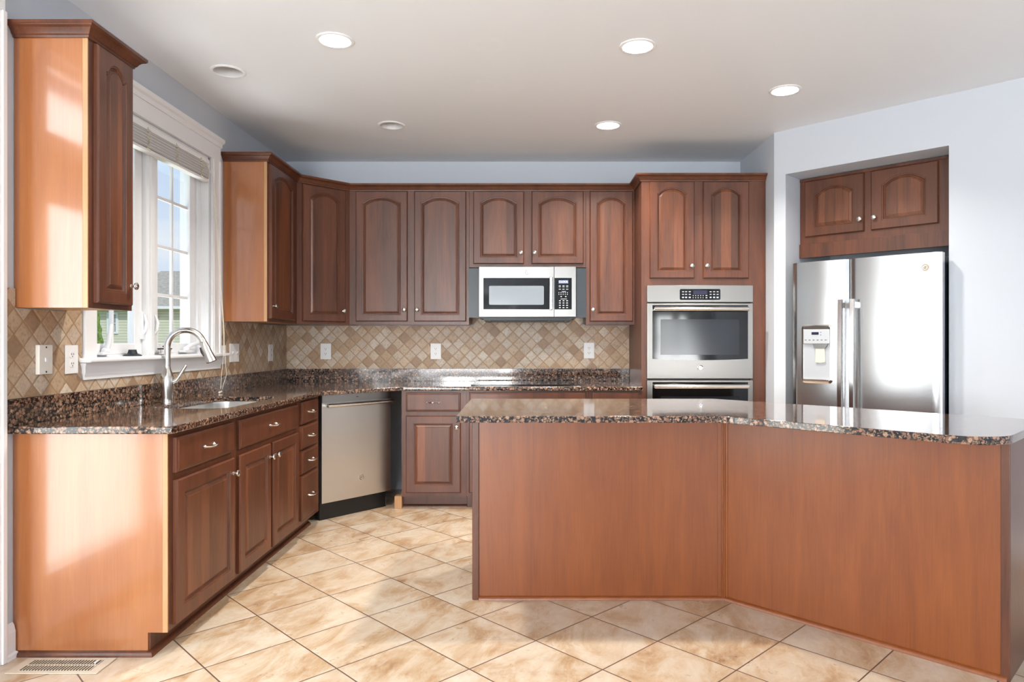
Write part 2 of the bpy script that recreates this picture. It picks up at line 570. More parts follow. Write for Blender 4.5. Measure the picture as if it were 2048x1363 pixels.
# left wall: kitchen window opening y 3.235-4.43, door opening y 0.70-2.585
WY0, WY1, WZ0, WZ1 = 3.235, 4.43, 1.142, 2.405
DY0, DY1, DZ1 = 0.70, 2.585, 2.50
b = MB()
T = 0.18
b.box(LX - T, LX, WY1, 6.05, 0, CZ)
b.box(LX - T, LX, DY1, WY0, 0, CZ)
b.box(LX - T, LX, WY0, WY1, 0, WZ0)
b.box(LX - T, LX, WY0, WY1, WZ1, CZ)
b.box(LX - T, LX, DY0, DY1, DZ1, CZ)
b.box(LX - T, LX, -0.25, DY0, 0, CZ)
b.box(LX - T, LX, -3.55, -2.85, 0, CZ)
b.box(LX - T, LX, -2.85, -0.25, 0, 0.35)
b.box(LX - T, LX, -2.85, -0.25, 2.35, CZ)
struct('wall_left', b, M['wall'])
struct('wall_back', MB().box(LX, 2.9, BY, BY + 0.18, 0, CZ), M['wall'])
# short return wall beside the oven cabinet
JX, JY = 1.776, 5.024
# diagonal wall with the refrigerator niche, in its own frame: x along the wall, y into it
ND0, ND1, NZ, NDEP = 0.085, 1.113, 2.432, 0.80
DL = 2.74
b = MB()
Md = Matrix.Translation((JX, JY, 0)) @ Matrix.Rotation(-math.pi / 4, 4, 'Z')
b.box(0, ND0, 0, 0.10, 0, CZ, M=Md)
b.box(ND1, DL, 0, 0.10, 0, CZ, M=Md)
b.box(ND0, ND1, 0, 0.10, NZ, CZ, M=Md)
struct('wall_right_diagonal', b, M['wall'])
b = MB()
b.box(ND0 - 0.03, ND0, 0.10, NDEP, 0, CZ, M=Md)
b.box(ND1, ND1 + 0.05, 0.10, NDEP, 0, CZ, M=Md)
b.box(ND0 - 0.03, ND1 + 0.05, NDEP, NDEP + 0.05, 0, CZ, M=Md)
b.box(ND0, ND1, 0.10, NDEP, NZ, NZ + 0.1, M=Md)
struct('wall_niche', b, M['wall'])
struct('wall_return', MB().prism([(JX, JY + 0.002), (JX + 0.04, JY - 0.035), (JX + 0.07, JY + 0.0), (JX + 0.03, BY), (JX, BY)], 0, CZ), M['wall'])
ex, ey = JX + DL * S2, JY - DL * S2
struct('wall_right', MB().box(ex - 0.02, ex + 0.16, -3.55, ey + 0.05, 0, CZ), M['wall'])
# rear wall behind the camera with two windows
RW = [(-1.98, -0.32), (2.52, 3.38)]
b = MB()
ry = -3.55
b.box(LX - T, RW[0][0], ry - 0.16, ry, 0, CZ)
b.box(RW[0][1], RW[1][0], ry - 0.16, ry, 0, CZ)
b.box(RW[1][1], ex + 0.16, ry - 0.16, ry, 0, CZ)
for x0, x1 in RW:
    b.box(max(x0, LX - T), x1, ry - 0.16, ry, 0, 0.35)
    b.box(max(x0, LX - T), x1, ry - 0.16, ry, 2.3, CZ)
struct('wall_rear', b, M['wall'])


def sash(parent, y0, y1, z0, z1, x, mat, st=0.07, rail=0.055, cols=2, rows=4, th=0.04, axis='x', name='sash'):
    """a glazed sash in the plane x (or y when axis is 'y'), room side at the higher coordinate"""
    def B(mb, a0, a1, d0, d1, c0, c1, bev=0.004):
        return mb.box(d0, d1, a0, a1, c0, c1, bev) if axis == 'x' else mb.box(a0, a1, d0, d1, c0, c1, bev)
    f = MB()
    B(f, y0, y0 + st, x - th, x, z0, z1)
    B(f, y1 - st, y1, x - th, x, z0, z1)
    B(f, y0 + st, y1 - st, x - th, x, z0, z0 + rail)
    B(f, y0 + st, y1 - st, x - th, x, z1 - rail, z1)
    s = f.build(name, mat, parent, 0)
    ga0, ga1, gz0, gz1 = y0 + st, y1 - st, z0 + rail, z1 - rail
    m = MB()
    for i in range(1, cols):
        c = ga0 + (ga1 - ga0) * i / cols
        B(m, c - 0.009, c + 0.009, x - th * 0.72, x - th * 0.3, gz0, gz1, 0.002)
    for i in range(1, rows):
        c = gz0 + (gz1 - gz0) * i / rows
        B(m, ga0, ga1, x - th * 0.70, x - th * 0.32, c - 0.009, c + 0.009, 0.002)
    if cols > 1 or rows > 1:
        m.build('muntins', mat, s)
    g = MB()
    B(g, ga0 - 0.004, ga1 + 0.004, x - th * 0.55, x - th * 0.45, gz0 - 0.004, gz1 + 0.004, 0)
    g.build('glass', M['glass'], s, 0)
    return s


# kitchen window
win = struct('window_1', MB()
             .box(LX - T, LX + 0.001, WY0, WY0 + 0.016, WZ0, WZ1)
             .box(LX - T, LX + 0.001, WY1 - 0.016, WY1, WZ0, WZ1)
             .box(LX - T, LX + 0.001, WY0, WY1, WZ1 - 0.016, WZ1)
             .box(LX - T, LX - 0.06, WY0, WY1, WZ0, WZ0 + 0.03)
             .box(LX - 0.13, LX - 0.045, WY1 - 0.06, WY1 - 0.016, WZ0, WZ1, 0.004)
             .box(LX - 0.13, LX - 0.06, WY0 + 0.016, WY0 + 0.05, WZ0, WZ1, 0.004)
             .box(LX - 0.13, LX - 0.035, 3.765, 3.85, WZ0, WZ1, 0.006)
             .box(LX - 0.115, LX - 0.022, 3.79, 3.825, WZ0, WZ1, 0.005), M['vinyl'], smooth=40,
             label='white double casement window above the sink')
b = MB()
b.box(LX, LX + 0.018, 4.443, 4.55, 1.16, 2.41, 0.003)
b.box(LX + 0.017, LX + 0.026, 4.528, 4.55, 1.16, 2.41, 0.003)
b.box(LX + 0.017, LX + 0.022, 4.455, 4.468, 1.16, 2.41, 0.002)
b.box(LX, LX + 0.018, 3.165, 3.25, 1.16, 2.41, 0.003)
b.build('side_casing', M['white'], win)
b = MB()
b.box(LX, LX + 0.020, 3.155, 4.552, 2.408, 2.535, 0.003)
b.sweep([(LX, 3.155), (LX + 0.020, 3.155), (LX + 0.020, 4.552), (LX, 4.552)],
        [(0, 2.50), (0.006, 2.50), (0.008, 2.525), (0.018, 2.535), (0.02, 2.558), (0, 2.558)])
b.build('head_casing', M['white'], win)
b = MB()
b.box(LX - 0.07, LX + 0.062, 3.13, 4.60, 1.140, 1.162, 0.008, 3)
b.build('window_stool', M['white'], win)
b = MB()
b.sweep([(LX, 3.163), (LX + 0.012, 3.163), (LX + 0.012, 4.552), (LX, 4.552)],
        [(0, 1.062), (0.004, 1.062), (0.006, 1.085), (0.014, 1.095), (0.016, 1.12), (0.026, 1.139), (0, 1.139)])
b.build('apron', M['white'], win)
sash(win, 3.275, 3.762, 1.172, 2.39, LX - 0.058, M['vinyl'])
sash(win, 3.853, 4.365, 1.172, 2.39, LX - 0.058, M['vinyl'])


def crank(y, sgn):
    c = MB()
    x = LX - 0.035
    c.box(x - 0.02, x + 0.018, y - 0.05, y + 0.05, 1.172, 1.186, 0.005)
    c.lathe([(0.02, 1.186), (0.018, 1.20), (0.010, 1.206)], Matrix.Translation((x, y, 0)))
    return c, x


c, x = crank(3.40, 1)
c.tube([(x, 3.40, 1.19), (x + 0.012, 3.405, 1.23), (x + 0.016, 3.41, 1.28), (x + 0.012, 3.425, 1.315), (x + 0.004, 3.445, 1.312), (x + 0.0, 3.455, 1.285)], [0.014, 0.013, 0.011, 0.011, 0.011, 0.009])
c.build('crank_handle', M['vinyl'], win)
c, x = crank(4.20, 1)
c.tube([(x, 4.20, 1.195), (x + 0.012, 4.235, 1.215), (x + 0.016, 4.30, 1.226), (x + 0.012, 4.37, 1.222)], [0.013, 0.013, 0.011, 0.009])
c.build('crank_handle', M['vinyl'], win)
for yy, sg in ((3.752, 1), (3.862, 1)):
    c = MB()
    c.tube([(LX - 0.052, yy, 1.27), (LX - 0.035, yy + 0.004, 1.30), (LX - 0.030, yy + 0.006, 1.34), (LX - 0.04, yy, 1.385)], [0.008, 0.010, 0.010, 0.006])
    c.box(LX - 0.06, LX - 0.042, yy - 0.012, yy + 0.012, 1.25, 1.40, 0.003)
    c.build('sash_lock', M['vinyl'], win)

# glass door in the left wall, next to the camera
door = struct('door_1', MB()
              .box(LX - 0.14, LX + 0.001, DY1 - 0.03, DY1, 0, DZ1)
              .box(LX - 0.14, LX + 0.001, DY0, DY0 + 0.03, 0, DZ1)
              .box(LX - 0.14, LX + 0.001, DY0, DY1, DZ1 - 0.03, DZ1)
              .box(LX - 0.12, LX - 0.02, DY0, DY1, 2.04, 2.11)
              .box(LX - 0.14, LX + 0.0, DY0, DY1, 0.0, 0.03), M['white'], smooth=40,
              label='white glazed door with transom in the left wall')
b = MB()
b.box(LX, LX + 0.020, 2.588, 2.678, 0, 2.505, 0.004)
b.box(LX + 0.018, LX + 0.028, 2.655, 2.678, 0, 2.505, 0.004)
b.box(LX, LX + 0.020, DY0 - 0.09, DY0 - 0.002, 0, 2.505, 0.004)
b.box(LX, LX + 0.020, DY0 - 0.09, 2.678, 2.505, 2.60, 0.004)
b.build('door_casing', M['white'], door)
sash(door, 1.645, 2.553, 0.03, 2.04, LX - 0.045, M['white'], 0.075, 0.20, 1, 2, 0.045, name='door_leaf')
sash(door, 0.732, 1.640, 0.03, 2.04, LX - 0.045, M['white'], 0.075, 0.20, 1, 2, 0.045, name='door_leaf')
sash(door, 0.732, 2.553, 2.11, 2.47, LX - 0.045, M['white'], 0.05, 0.04, 2, 1, 0.045, name='transom')
# rear windows
for i, (x0, x1) in enumerate(RW):
    x0 = max(x0, LX + 0.02)
    wn = struct('window_%d' % (i + 2), MB()
                .box(x0 - 0.08, x0, ry, ry + 0.02, 0.27, 2.38).box(x1, x1 + 0.08, ry, ry + 0.02, 0.27, 2.38)
                .box(x0, x1, ry, ry + 0.02, 2.30, 2.38).box(x0, x1, ry, ry + 0.02, 0.27, 0.35), M['white'])
    mid = (x0 + x1) / 2
    sash(wn, x0, mid - 0.02, 0.35, 2.3, ry - 0.04, M['white'], 0.06, 0.06, 2, 4, axis='y')
    sash(wn, mid + 0.02, x1, 0.35, 2.3, ry - 0.04, M['white'], 0.06, 0.06, 2, 4, axis='y')
    wn2 = MB().box(mid - 0.02, mid + 0.02, ry - 0.09, ry, 0.35, 2.3)
    wn2.build('mullion', M['white'], wn)

wn = struct('window_4', MB()
            .box(LX, LX + 0.02, -2.93, -2.85, 0.27, 2.43).box(LX, LX + 0.02, -0.25, -0.17, 0.27, 2.43)
            .box(LX, LX + 0.02, -2.85, -0.25, 2.35, 2.43).box(LX, LX + 0.02, -2.85, -0.25, 0.27, 0.35), M['white'])
for k in range(3):
    y0 = -2.85 + k * 0.8667
    sash(wn, y0 + 0.005, y0 + 0.86, 0.35, 2.35, LX - 0.04, M['white'], 0.06, 0.06, 2, 4)

# baseboard between door casing and cabinets
struct('baseboard_left', MB().sweep([(LX, 2.679), (LX, 2.735)],
       [(0, 0), (0.028, 0), (0.028, 0.018), (0.016, 0.022), (0.016, 0.10), (0.010, 0.125), (0.004, 0.135), (0, 0.135)]), M['white'])
struct('baseboard_right', MB().sweep([(JX + (ND1 + 0.02) * S2, JY - (ND1 + 0.02) * S2), (ex - 0.02, ey + 0.02), (ex - 0.02, ry)],
       [(0, 0), (0.028, 0), (0.028, 0.018), (0.016, 0.022), (0.016, 0.10), (0.010, 0.125), (0, 0.135)]), M['white'])

# stone tile on the two walls
b = MB()
tx0, tx1 = LX + 0.0005, LX + 0.009
for y0, y1, z1 in ((2.703, 2.743, 1.447), (2.743, 3.052, 1.369), (3.052, 3.153, 1.452), (3.153, 4.556, 1.060), (4.556, 4.625, 1.452), (4.625, 5.820, 1.369)):
    b.box(tx0, tx1, y0, y1, 1.0115, z1)
struct('trim_1', b, M['tile_left'], label='brown diamond-laid stone tile on the left wall')
struct('trim_2', MB().box(LX + 0.009, 0.842, BY - 0.009, BY - 0.0005, 1.0115, 1.369).box(-0.470, 0.455, BY - 0.009, BY - 0.0005, 1.369, 1.46),
       M['tile_back'], label='beige diamond-laid stone tile on the back wall')

# ------------------------------------------------------------------ cabinet kit
def outline(x0, x1, z0, zs, rise, d, n=14, sh=0.012):
    xm, c = (x0 + x1) / 2, (x1 - x0) / 2
    a = c - sh - 0.45 * d
    pts = [(x0 + d, z0 + d), (x1 - d, z0 + d), (x1 - d, zs - d)]
    R = (a * a + rise * rise) / (2 * rise) if rise > 0 else 0
    for i in range(n + 1):
        x = a * (1 - 2 * i / n)
        z = zs - d + (math.sqrt(max(R * R - x * x, 0)) - (R - rise) if rise > 0 else 0)
        pts.append((xm + x, z))
    pts.append((x0 + d, zs - d))
    return pts


def rect_match(X0, X1, Z0, Z1, n=14):
    xm, c = (X0 + X1) / 2, (X1 - X0) / 2
    pts = [(X0, Z0), (X1, Z0), (X1, Z1)]
    for i in range(n + 1):
        pts.append((xm + c * 0.92 * (1 - 2 * i / n), Z1))
    pts.append((X0, Z1))
    return pts


def at(pts, y):
    return [(x, y, z) for x, z in pts]


def make_door(parent, x0, x1, z0, z1, rise=0.045, stile=0.052, bot=0.050, apex=0.045, y=0.0, frame_mat=None, panel_mat=None):
    ox0, ox1, oz0, ozs = x0 + stile, x1 - stile, z0 + bot, z1 - apex - rise
    b = MB()
    b.loops([at(rect_match(x0, x1, z0, z1), y), at(rect_match(x0, x1, z0, z1), y - 0.013),
             at(rect_match(x0 + 0.002, x1 - 0.002, z0 + 0.002, z1 - 0.002), y - 0.016),
             at(rect_match(x0 + 0.006, x1 - 0.006, z0 + 0.006, z1 - 0.006), y - 0.020),
             at(outline(ox0, ox1, oz0, ozs, rise, 0), y - 0.020),
             at(outline(ox0, ox1, oz0, ozs, rise, 0.002), y - 0.0165),
             at(outline(ox0, ox1, oz0, ozs, rise, 0.007), y - 0.0160),
             at(outline(ox0, ox1, oz0, ozs, rise, 0.012), y - 0.0085)], False, False)
    d = b.build('door', frame_mat or M['cherry'], parent, 25)
    p = MB()
    p.loops([at(outline(ox0, ox1, oz0, ozs, rise, 0.0118), y - 0.004),
             at(outline(ox0, ox1, oz0, ozs, rise, 0.0118), y - 0.0085),
             at(outline(ox0, ox1, oz0, ozs, rise, 0.015), y - 0.0085),
             at(outline(ox0, ox1, oz0, ozs, rise, 0.026), y - 0.0155),
             at(outline(ox0, ox1, oz0, ozs, rise, 0.029), y - 0.0155),
             at(outline(ox0, ox1, oz0, ozs, rise, 0.031), y - 0.0180)], False, True)
    p.build('raised_panel', panel_mat or M['panel'], d, 25)
    return d


def knob_mesh():
    b = MB()
    Mk = Matrix.Rotation(R90, 4, 'X')
    b.lathe([(0.0085, 0), (0.0085, 0.002), (0.0055, 0.004), (0.0050, 0.014), (0.0075, 0.017), (0.0140, 0.020), (0.0162, 0.0235), (0.0155, 0.027), (0.010, 0.0305), (0.003, 0.0315)], Mk, 20)
    o = b.build('knob', M['nickel'], None)
    me = o.data
    bpy.data.objects.remove(o)
    return me


def pull_mesh():
    b = MB()
    pts, rs = [], []
    n = 18
    for i in range(n + 1):
        t = -1 + 2 * i / n
        pts.append((0.052 * t, -0.030 * (1 - abs(t) ** 2.4) - 0.003 + 0.0, 0.003 * math.sin(t * 3.0)))
        rs.append(0.0036 + 0.0022 * math.exp(-(t * 4) ** 2) + (0.002 if abs(t) > 0.9 else 0))
    b.tube(pts, rs, 8)
    for s in (-1, 1):
        b.lathe([(0.0075, 0), (0.0075, 0.003), (0.0045, 0.007), (0.004, 0.012)], Matrix.Translation((s * 0.044, 0, 0)) @ Matrix.Rotation(R90, 4, 'X'), 12)
    o = b.build('handle', M['nickel'], None)
    me = o.data
    bpy.data.objects.remove(o)
    return me


KNOB, PULL = knob_mesh(), pull_mesh()


def add_knob(d, x, z, y=-0.020):
    k = mesh_obj('knob', KNOB, d)
    k.location = (x, y, z)
    return k


def make_drawer(parent, x0, x1, z0, z1, pull=True):
    b = MB()

    def r(i):
        return [(x0 + i, z0 + i), (x1 - i, z0 + i), (x1 - i, z1 - i), (x0 + i, z1 - i)]
    b.loops([at(r(0), 0), at(r(0), -0.012), at(r(0.002), -0.0145), at(r(0.006), -0.0160), at(r(0.0085), -0.0160), at(r(0.013), -0.0200)], False, True)
    d = b.build('drawer', M['cherry'], parent, 25)
    if pull:
        h = mesh_obj('handle', PULL, d)
        h.location = ((x0 + x1) / 2, -0.0200, (z0 + z1) / 2)
    return d


def base_cabinet(label, loc, rot, w_, d_, fronts, toe=0.092, h=0.874, end=None, group=None, name='base_cabinet'):
    root = thing(name, label, 'cabinet', loc, rot, group)
    b = MB()
    b.box(0, w_, 0, 0.019, toe, h)
    b.box(0, 0.016, 0.019, d_, toe, h)
    b.box(w_ - 0.016, w_, 0.019, d_, toe, h)
    b.box(0.016, w_ - 0.016, 0.019, d_, toe, toe + 0.016)
    b.box(0.016, w_ - 0.016, d_ - 0.01, d_, toe + 0.016, h)
    b.build('carcass', M['cherry'], root, 0)
    MB().box(0, w_, 0.070, 0.086, 0, toe).box(0, 0.016, 0.086, d_, 0, toe).box(w_ - 0.016, w_, 0.086, d_, 0, toe).build('toe_kick', M['cherry'], root, 0)
    for f in fronts:
        if f[0] == 'door':
            dd = make_door(root, *f[1:5], rise=0.0, bot=0.056, apex=0.056, stile=0.056)
            if f[5]:
                add_knob(dd, *f[5])
        else:
            make_drawer(root, *f[1:5], pull=f[5])
    return root


def wall_cabinet(label, loc, rot, w_, d_, h, doors, group=None, rise=0.045):
    root = thing('wall_cabinet', label, 'cabinet', loc, rot, group)
    MB().box(0, w_, 0, 0.019, 0, h).box(0, w_, 0.019, d_, 0.012, h).build('carcass', M['cherry'], root, 0)
    MB().box(0.012, w_ - 0.012, 0.019, d_ - 0.005, 0.002, 0.0119).build('bottom_panel', M['under'], root, 0)
    for (x0, x1, z0, z1, kn) in doors:
        dd = make_door(root, x0, x1, z0, z1, rise=rise)
        if kn:
            add_knob(dd, *kn)
    return root


CROWN = [(0, 2.4345), (0.008, 2.4345), (0.010, 2.442), (0.015, 2.446), (0.020, 2.456), (0.029, 2.466), (0.040, 2.471), (0.043, 2.475), (0.046, 2.476), (0.046, 2.488), (0, 2.488)]
UD = 0.293                                   # wall cabinet depth
UF = LX + UD                                 # their face on the left wall
UZ, UH = 1.371, 1.076
G_UP = None

# ---- left wall, near wall cabinet
c1 = wall_cabinet('tall narrow cherry wall cabinet left of the window, with pale side panel', (UF, 2.750, UZ), R90, 0.300, UD - 0.001, UH,
                  [(0.032, 0.279, 0.021, 1.058, (0.258, 0.105))])
MB().box(-0.005, -0.0002, 0.021, UD - 0.002, 0, UH - 0.012).build('side_panel', M['veneer'], c1, 0)
MB().box(-0.005, -0.0002, 0.0005, 0.0205, 0, UH - 0.012).build('face_edge', M['edge'], c1, 0)
def crown_path(path):
    """path in the order that keeps the room on the right-hand side"""
    return MB().sweep(path, CROWN)


def local_crown(path, z):
    return MB().sweep(path, [(o, zz - z) for o, zz in CROWN])


local_crown([(-0.0055, UD - 0.003), (-0.0055, -0.0005), (0.3005, -0.0005), (0.3005, UD - 0.003)], UZ).build('crown_moulding', M['cherry'], c1, 20)

# ---- left wall, far wall cabinet
c2 = wall_cabinet('cherry wall cabinet between the window and the corner, with pale side panel', (UF, 4.632, UZ), R90, 0.588, UD - 0.001, UH,
                  [(0.026, 0.500, 0.021, 1.058, (0.050, 0.105))])
MB().box(-0.005, -0.0002, 0.021, UD - 0.002, 0, UH - 0.012).build('side_panel', M['veneer'], c2, 0)
MB().box(-0.005, -0.0002, 0.0005, 0.0205, 0, UH - 0.012).build('face_edge', M['edge'], c2, 0)

# ---- diagonal corner wall cabinet
CX, CY = UF, 5.222
CW = 0.4445
c3 = thing('wall_cabinet', 'diagonal cherry corner wall cabinet with single arched door', 'cabinet', (CX, CY, UZ), math.pi / 4)


def loc_pt(x, y, root_xy, ang):
    dx, dy = x - root_xy[0], y - root_xy[1]
    return (dx * math.cos(ang) + dy * math.sin(ang), -dx * math.sin(ang) + dy * math.cos(ang))


poly = [(CX, CY), (CX + CW * S2, CY + CW * S2), (CX + CW * S2, BY - 0.010), (LX + 0.010, BY - 0.010), (LX + 0.010, CY)]
poly = [loc_pt(x, y, (CX, CY), math.pi / 4) for x, y in poly]
MB().prism(poly, 0, UH).build('carcass', M['cherry'], c3, 0)
dd = make_door(c3, 0.043, 0.401, 0.021, 1.058)
add_knob(dd, 0.378, 0.105)

# ---- back wall cabinets (frame at y = 5.537)
UY = BY - UD
BX0 = CX + CW * S2 + 0.001
c4 = wall_cabinet('wide cherry wall cabinet with two tall arched doors left of the microwave', (BX0, UY, UZ), 0, -0.474 - BX0, UD - 0.010, UH,
                  [(-1.373 - BX0, -0.962 - BX0, 0.027, 1.060, (-0.985 - BX0, 0.118)), (-0.908 - BX0, -0.496 - BX0, 0.027, 1.060, (-0.885 - BX0, 0.118))])
c5 = wall_cabinet('short cherry wall cabinet with two arched doors above the microwave', (-0.472, UY, 1.828), 0, 0.928, UD - 0.010, UZ + UH - 1.828,
                  [(0.034, 0.436, 0.027, 0.603, (0.412, 0.112)), (0.497, 0.909, 0.027, 0.603, (0.520, 0.112))])
c6 = wall_cabinet('narrow cherry wall cabinet between microwave and oven cabinet', (0.458, UY, UZ), 0, 0.385, UD - 0.010, UH,
                  [(0.030, 0.372, 0.027, 1.060, (0.053, 0.118))])

# ---- tall oven cabinet
TX0, TX1, TY = 0.845, 1.773, 5.20
c7 = thing('oven_cabinet', 'tall cherry cabinet with two arched doors above the double oven', 'cabinet', (TX0, TY, 0))
W_, D_ = TX1 - TX0, BY - TY - 0.003
OX0, OX1 = 0.052, 0.812                      # oven cut-out
b = MB()
b.box(0, 0.018, 0.0, D_, 0.0, 2.447)
b.box(W_ - 0.018, W_, 0.0, D_, 0.0, 2.447)
b.box(0.018, W_ - 0.018, 0.019, D_, 1.665, 2.447)
b.box(0.018, W_ - 0.018, 0.019, D_, 0.09, 0.425)
b.box(0.018, W_ - 0.018, D_ - 0.012, D_, 0.425, 1.665)
b.box(0.018, OX0, 0, 0.019, 0.09, 2.447)
b.box(OX1, W_ - 0.018, 0, 0.019, 0.09, 2.447)
b.box(OX0, OX1, 0, 0.019, 1.660, 2.447)
b.box(OX0, OX1, 0, 0.019, 0.09, 0.425)
b.build('carcass', M['cherry'], c7, 0)
MB().box(0.018, W_ - 0.018, 0.06, 0.075, 0, 0.09).build('toe_kick', M['cherry'], c7, 0)
for x0, x1, kx in ((0.060, 0.393, 0.371), (0.459, 0.800, 0.483)):
    dd = make_door(c7, x0, x1, 1.709, 2.431, rise=0.045, stile=0.055)
    add_knob(dd, kx, 1.800)
dd = make_drawer(c7, 0.06, 0.80, 0.13, 0.39)

# ---- crown over the corner run
cr_ = thing('crown_moulding', 'stepped cherry crown moulding along the corner wall cabinets and oven cabinet', 'crown moulding', (0, 0, 0))
crown_path([(LX + 0.003, 4.6265), (UF + 0.0005, 4.6265), (CX + 0.0005, CY), (BX0, UY - 0.0005), (TX0 - 0.0005, UY - 0.0005), (TX0 - 0.0005, TY - 0.0005), (TX1 - 0.001, TY - 0.0005)]
           ).build('moulding', M['cherry'], cr_, 20)

# ---- cabinet over the refrigerator
NR = -math.pi / 4


def dpt(x, y):
    v = Md @ Vector((x, y, 0))
    return (v.x, v.y)


fx, fy = dpt(ND0 + 0.004, 0.235)
c8 = thing('wall_cabinet', 'cherry cabinet with two arched doors recessed above the refrigerator', 'cabinet', (fx, fy, 1.848), NR)
FW = ND1 - ND0 - 0.008
MB().box(0, FW, 0, 0.019, 0.092, 0.578).box(0, FW, 0.019, 0.5, 0.10, 0.578).build('carcass', M['cherry'], c8, 0)
MB().box(0, FW, -0.016, 0.003, 0, 0.100, 0.001).build('valance', M['cherry'], c8, 0)
MB().box(0, FW, -0.008, -0.0005, 0.560, 0.578).build('top_strip', M['cherry'], c8, 0)
for x0, x1, kx in ((0.040, 0.452, 0.430), (0.498, 0.910, 0.524)):
    dd = make_door(c8, x0, x1, 0.152, 0.556, rise=0.05, stile=0.07, bot=0.06, apex=0.05)
    add_knob(dd, kx, 0.235)

# ---- left base cabinets (frame at x = -1.423)
BF = -1.423
BD = BF - LX - 0.001
b1 = base_cabinet('cherry base cabinet at the near end with pale side panel, one drawer over one door', (BF, 2.746, 0), R90, 0.609, BD,
                  [('drawer', 0.034, 0.580, 0.712, 0.853, True), ('door', 0.034, 0.580, 0.106, 0.683, (0.556, 0.612))])
pts = [(BD - 0.001, 0.0), (0.078, 0.0), (0.078, 0.090), (0.0205, 0.090), (0.0205, 0.874), (BD - 0.001, 0.874)]
MB().prism(pts, -0.0055, -0.0003, 'x').build('side_panel', M['veneer'], b1, 0)
MB().box(-0.0055, -0.0003, 0.0005, 0.020, 0.090, 0.874).build('face_edge', M['edge'], b1, 0)
QR = [(0, 0), (0.018, 0), (0.0175, 0.006), (0.014, 0.013), (0.008, 0.018), (0, 0.020)]
MB().sweep([(-0.0060, BD - 0.002), (-0.0060, 0.0695), (0.609, 0.0695)], QR).build('shoe_moulding', M['cherry'], b1, 30)
b2 = base_cabinet('cherry sink base cabinet with two doors under a false drawer front', (BF, 3.356, 0), R90, 0.932, BD,
                  [('drawer', 0.030, 0.890, 0.712, 0.853, True), ('door', 0.030, 0.438, 0.106, 0.683, (0.414, 0.612)), ('door', 0.472, 0.890, 0.106, 0.683, (0.496, 0.612))])
b3 = base_cabinet('narrow cherry base cabinet with a stack of four drawers beside the dishwasher', (BF, 4.289, 0), R90, 0.42, BD,
                  [('drawer', 0.026, 0.350, 0.722, 0.859, True), ('drawer', 0.026, 0.350, 0.566, 0.710, True), ('drawer', 0.026, 0.350, 0.410, 0.554, True), ('drawer', 0.026, 0.350, 0.122, 0.398, True)])
for r_, w_ in ((b2, 0.932), (b3, 0.42)):
    MB().sweep([(0, 0.0695), (w_, 0.0695)], QR).build('shoe_moulding', M['cherry'], r_, 30)

# ---- back base cabinets (frame at y = 5.14)
BBY = 5.14
BBD = BY - BBY - 0.001
b4 = base_cabinet('cherry base cabinet with one drawer and door right of the dishwasher', (-0.938, BBY, 0), 0, 0.478, BBD,
                  [('drawer', 0.034, 0.435, 0.722, 0.859, True), ('door', 0.034, 0.437, 0.122, 0.690, (0.410, 0.607))])
MB().sweep([(-0.002, 0.0695), (0.478, 0.0695)], QR).build('shoe_moulding', M['cherry'], b4, 30)
MB().box(-0.055, -0.001, 0.010, 0.075, 0, 0.091, 0.001).build('end_block', M['edge'], b4, 0)
b5 = base_cabinet('wide cherry base cabinet under the cooktop, behind the island', (-0.459, BBY, 0), 0, 0.903, BBD,
                  [('drawer', 0.020, 0.880, 0.722, 0.864, False), ('door', 0.020, 0.445, 0.122, 0.690, (0.42, 0.607)), ('door', 0.455, 0.880, 0.122, 0.690, (0.48, 0.607))])
b6 = base_cabinet('narrow cherry base cabinet beside the oven cabinet, mostly behind the island', (0.445, BBY, 0), 0, 0.398, BBD,
                  [('drawer', 0.026, 0.368, 0.722, 0.864, True), ('door', 0.026, 0.368, 0.122, 0.690, (0.05, 0.607))])

# ------------------------------------------------------------------ dishwasher
dw_ang = math.radians(49.0)
dw = thing('dishwasher', 'stainless steel dishwasher set diagonally between the base cabinets', 'dishwasher', (-1.417, 4.764, 0), dw_ang)
DWW = 0.586
MB().box(0.004, DWW - 0.004, 0.036, 0.54, 0.105, 0.866).build('tub', M['black'], dw, 0)
b = MB()
prof = []
for i in range(13):
    t = i / 12
    bow = 0.004 * (1 - (2 * t - 1) ** 2)
    prof.append((t * DWW, -bow))
lo = [(x, y, 0.125) for x, y in prof] + [(DWW, 0.034, 0.125), (0, 0.034, 0.125)]
hi = [(x, y, 0.868) for x, y, z in lo]
b.loops([lo, hi], True, True)
dwd = b.build('door', M['steel_d'], dw, 30)
b = MB()
n = 14
b.tube([(0.022 + (DWW - 0.03) * i / n, -0.042 - 0.006 * math.sin(math.pi * i / n), 0.795) for i in range(n + 1)], 0.0125, 12)
for x in (0.03, DWW - 0.02):
    b.box(x - 0.010, x + 0.010, -0.042, 0, 0.785, 0.805, 0.003)
b.build('handle', M['nickel'], dwd)
MB().box(0.002, DWW - 0.002, -0.0046, -0.002, 0.815, 0.8675, 0.001).build('control_strip', M['steel'], dwd, 0)
MB().box(0.275, 0.295, -0.0056, -0.004, 0.842, 0.846).build('indicator', M['black'], dwd, 0)


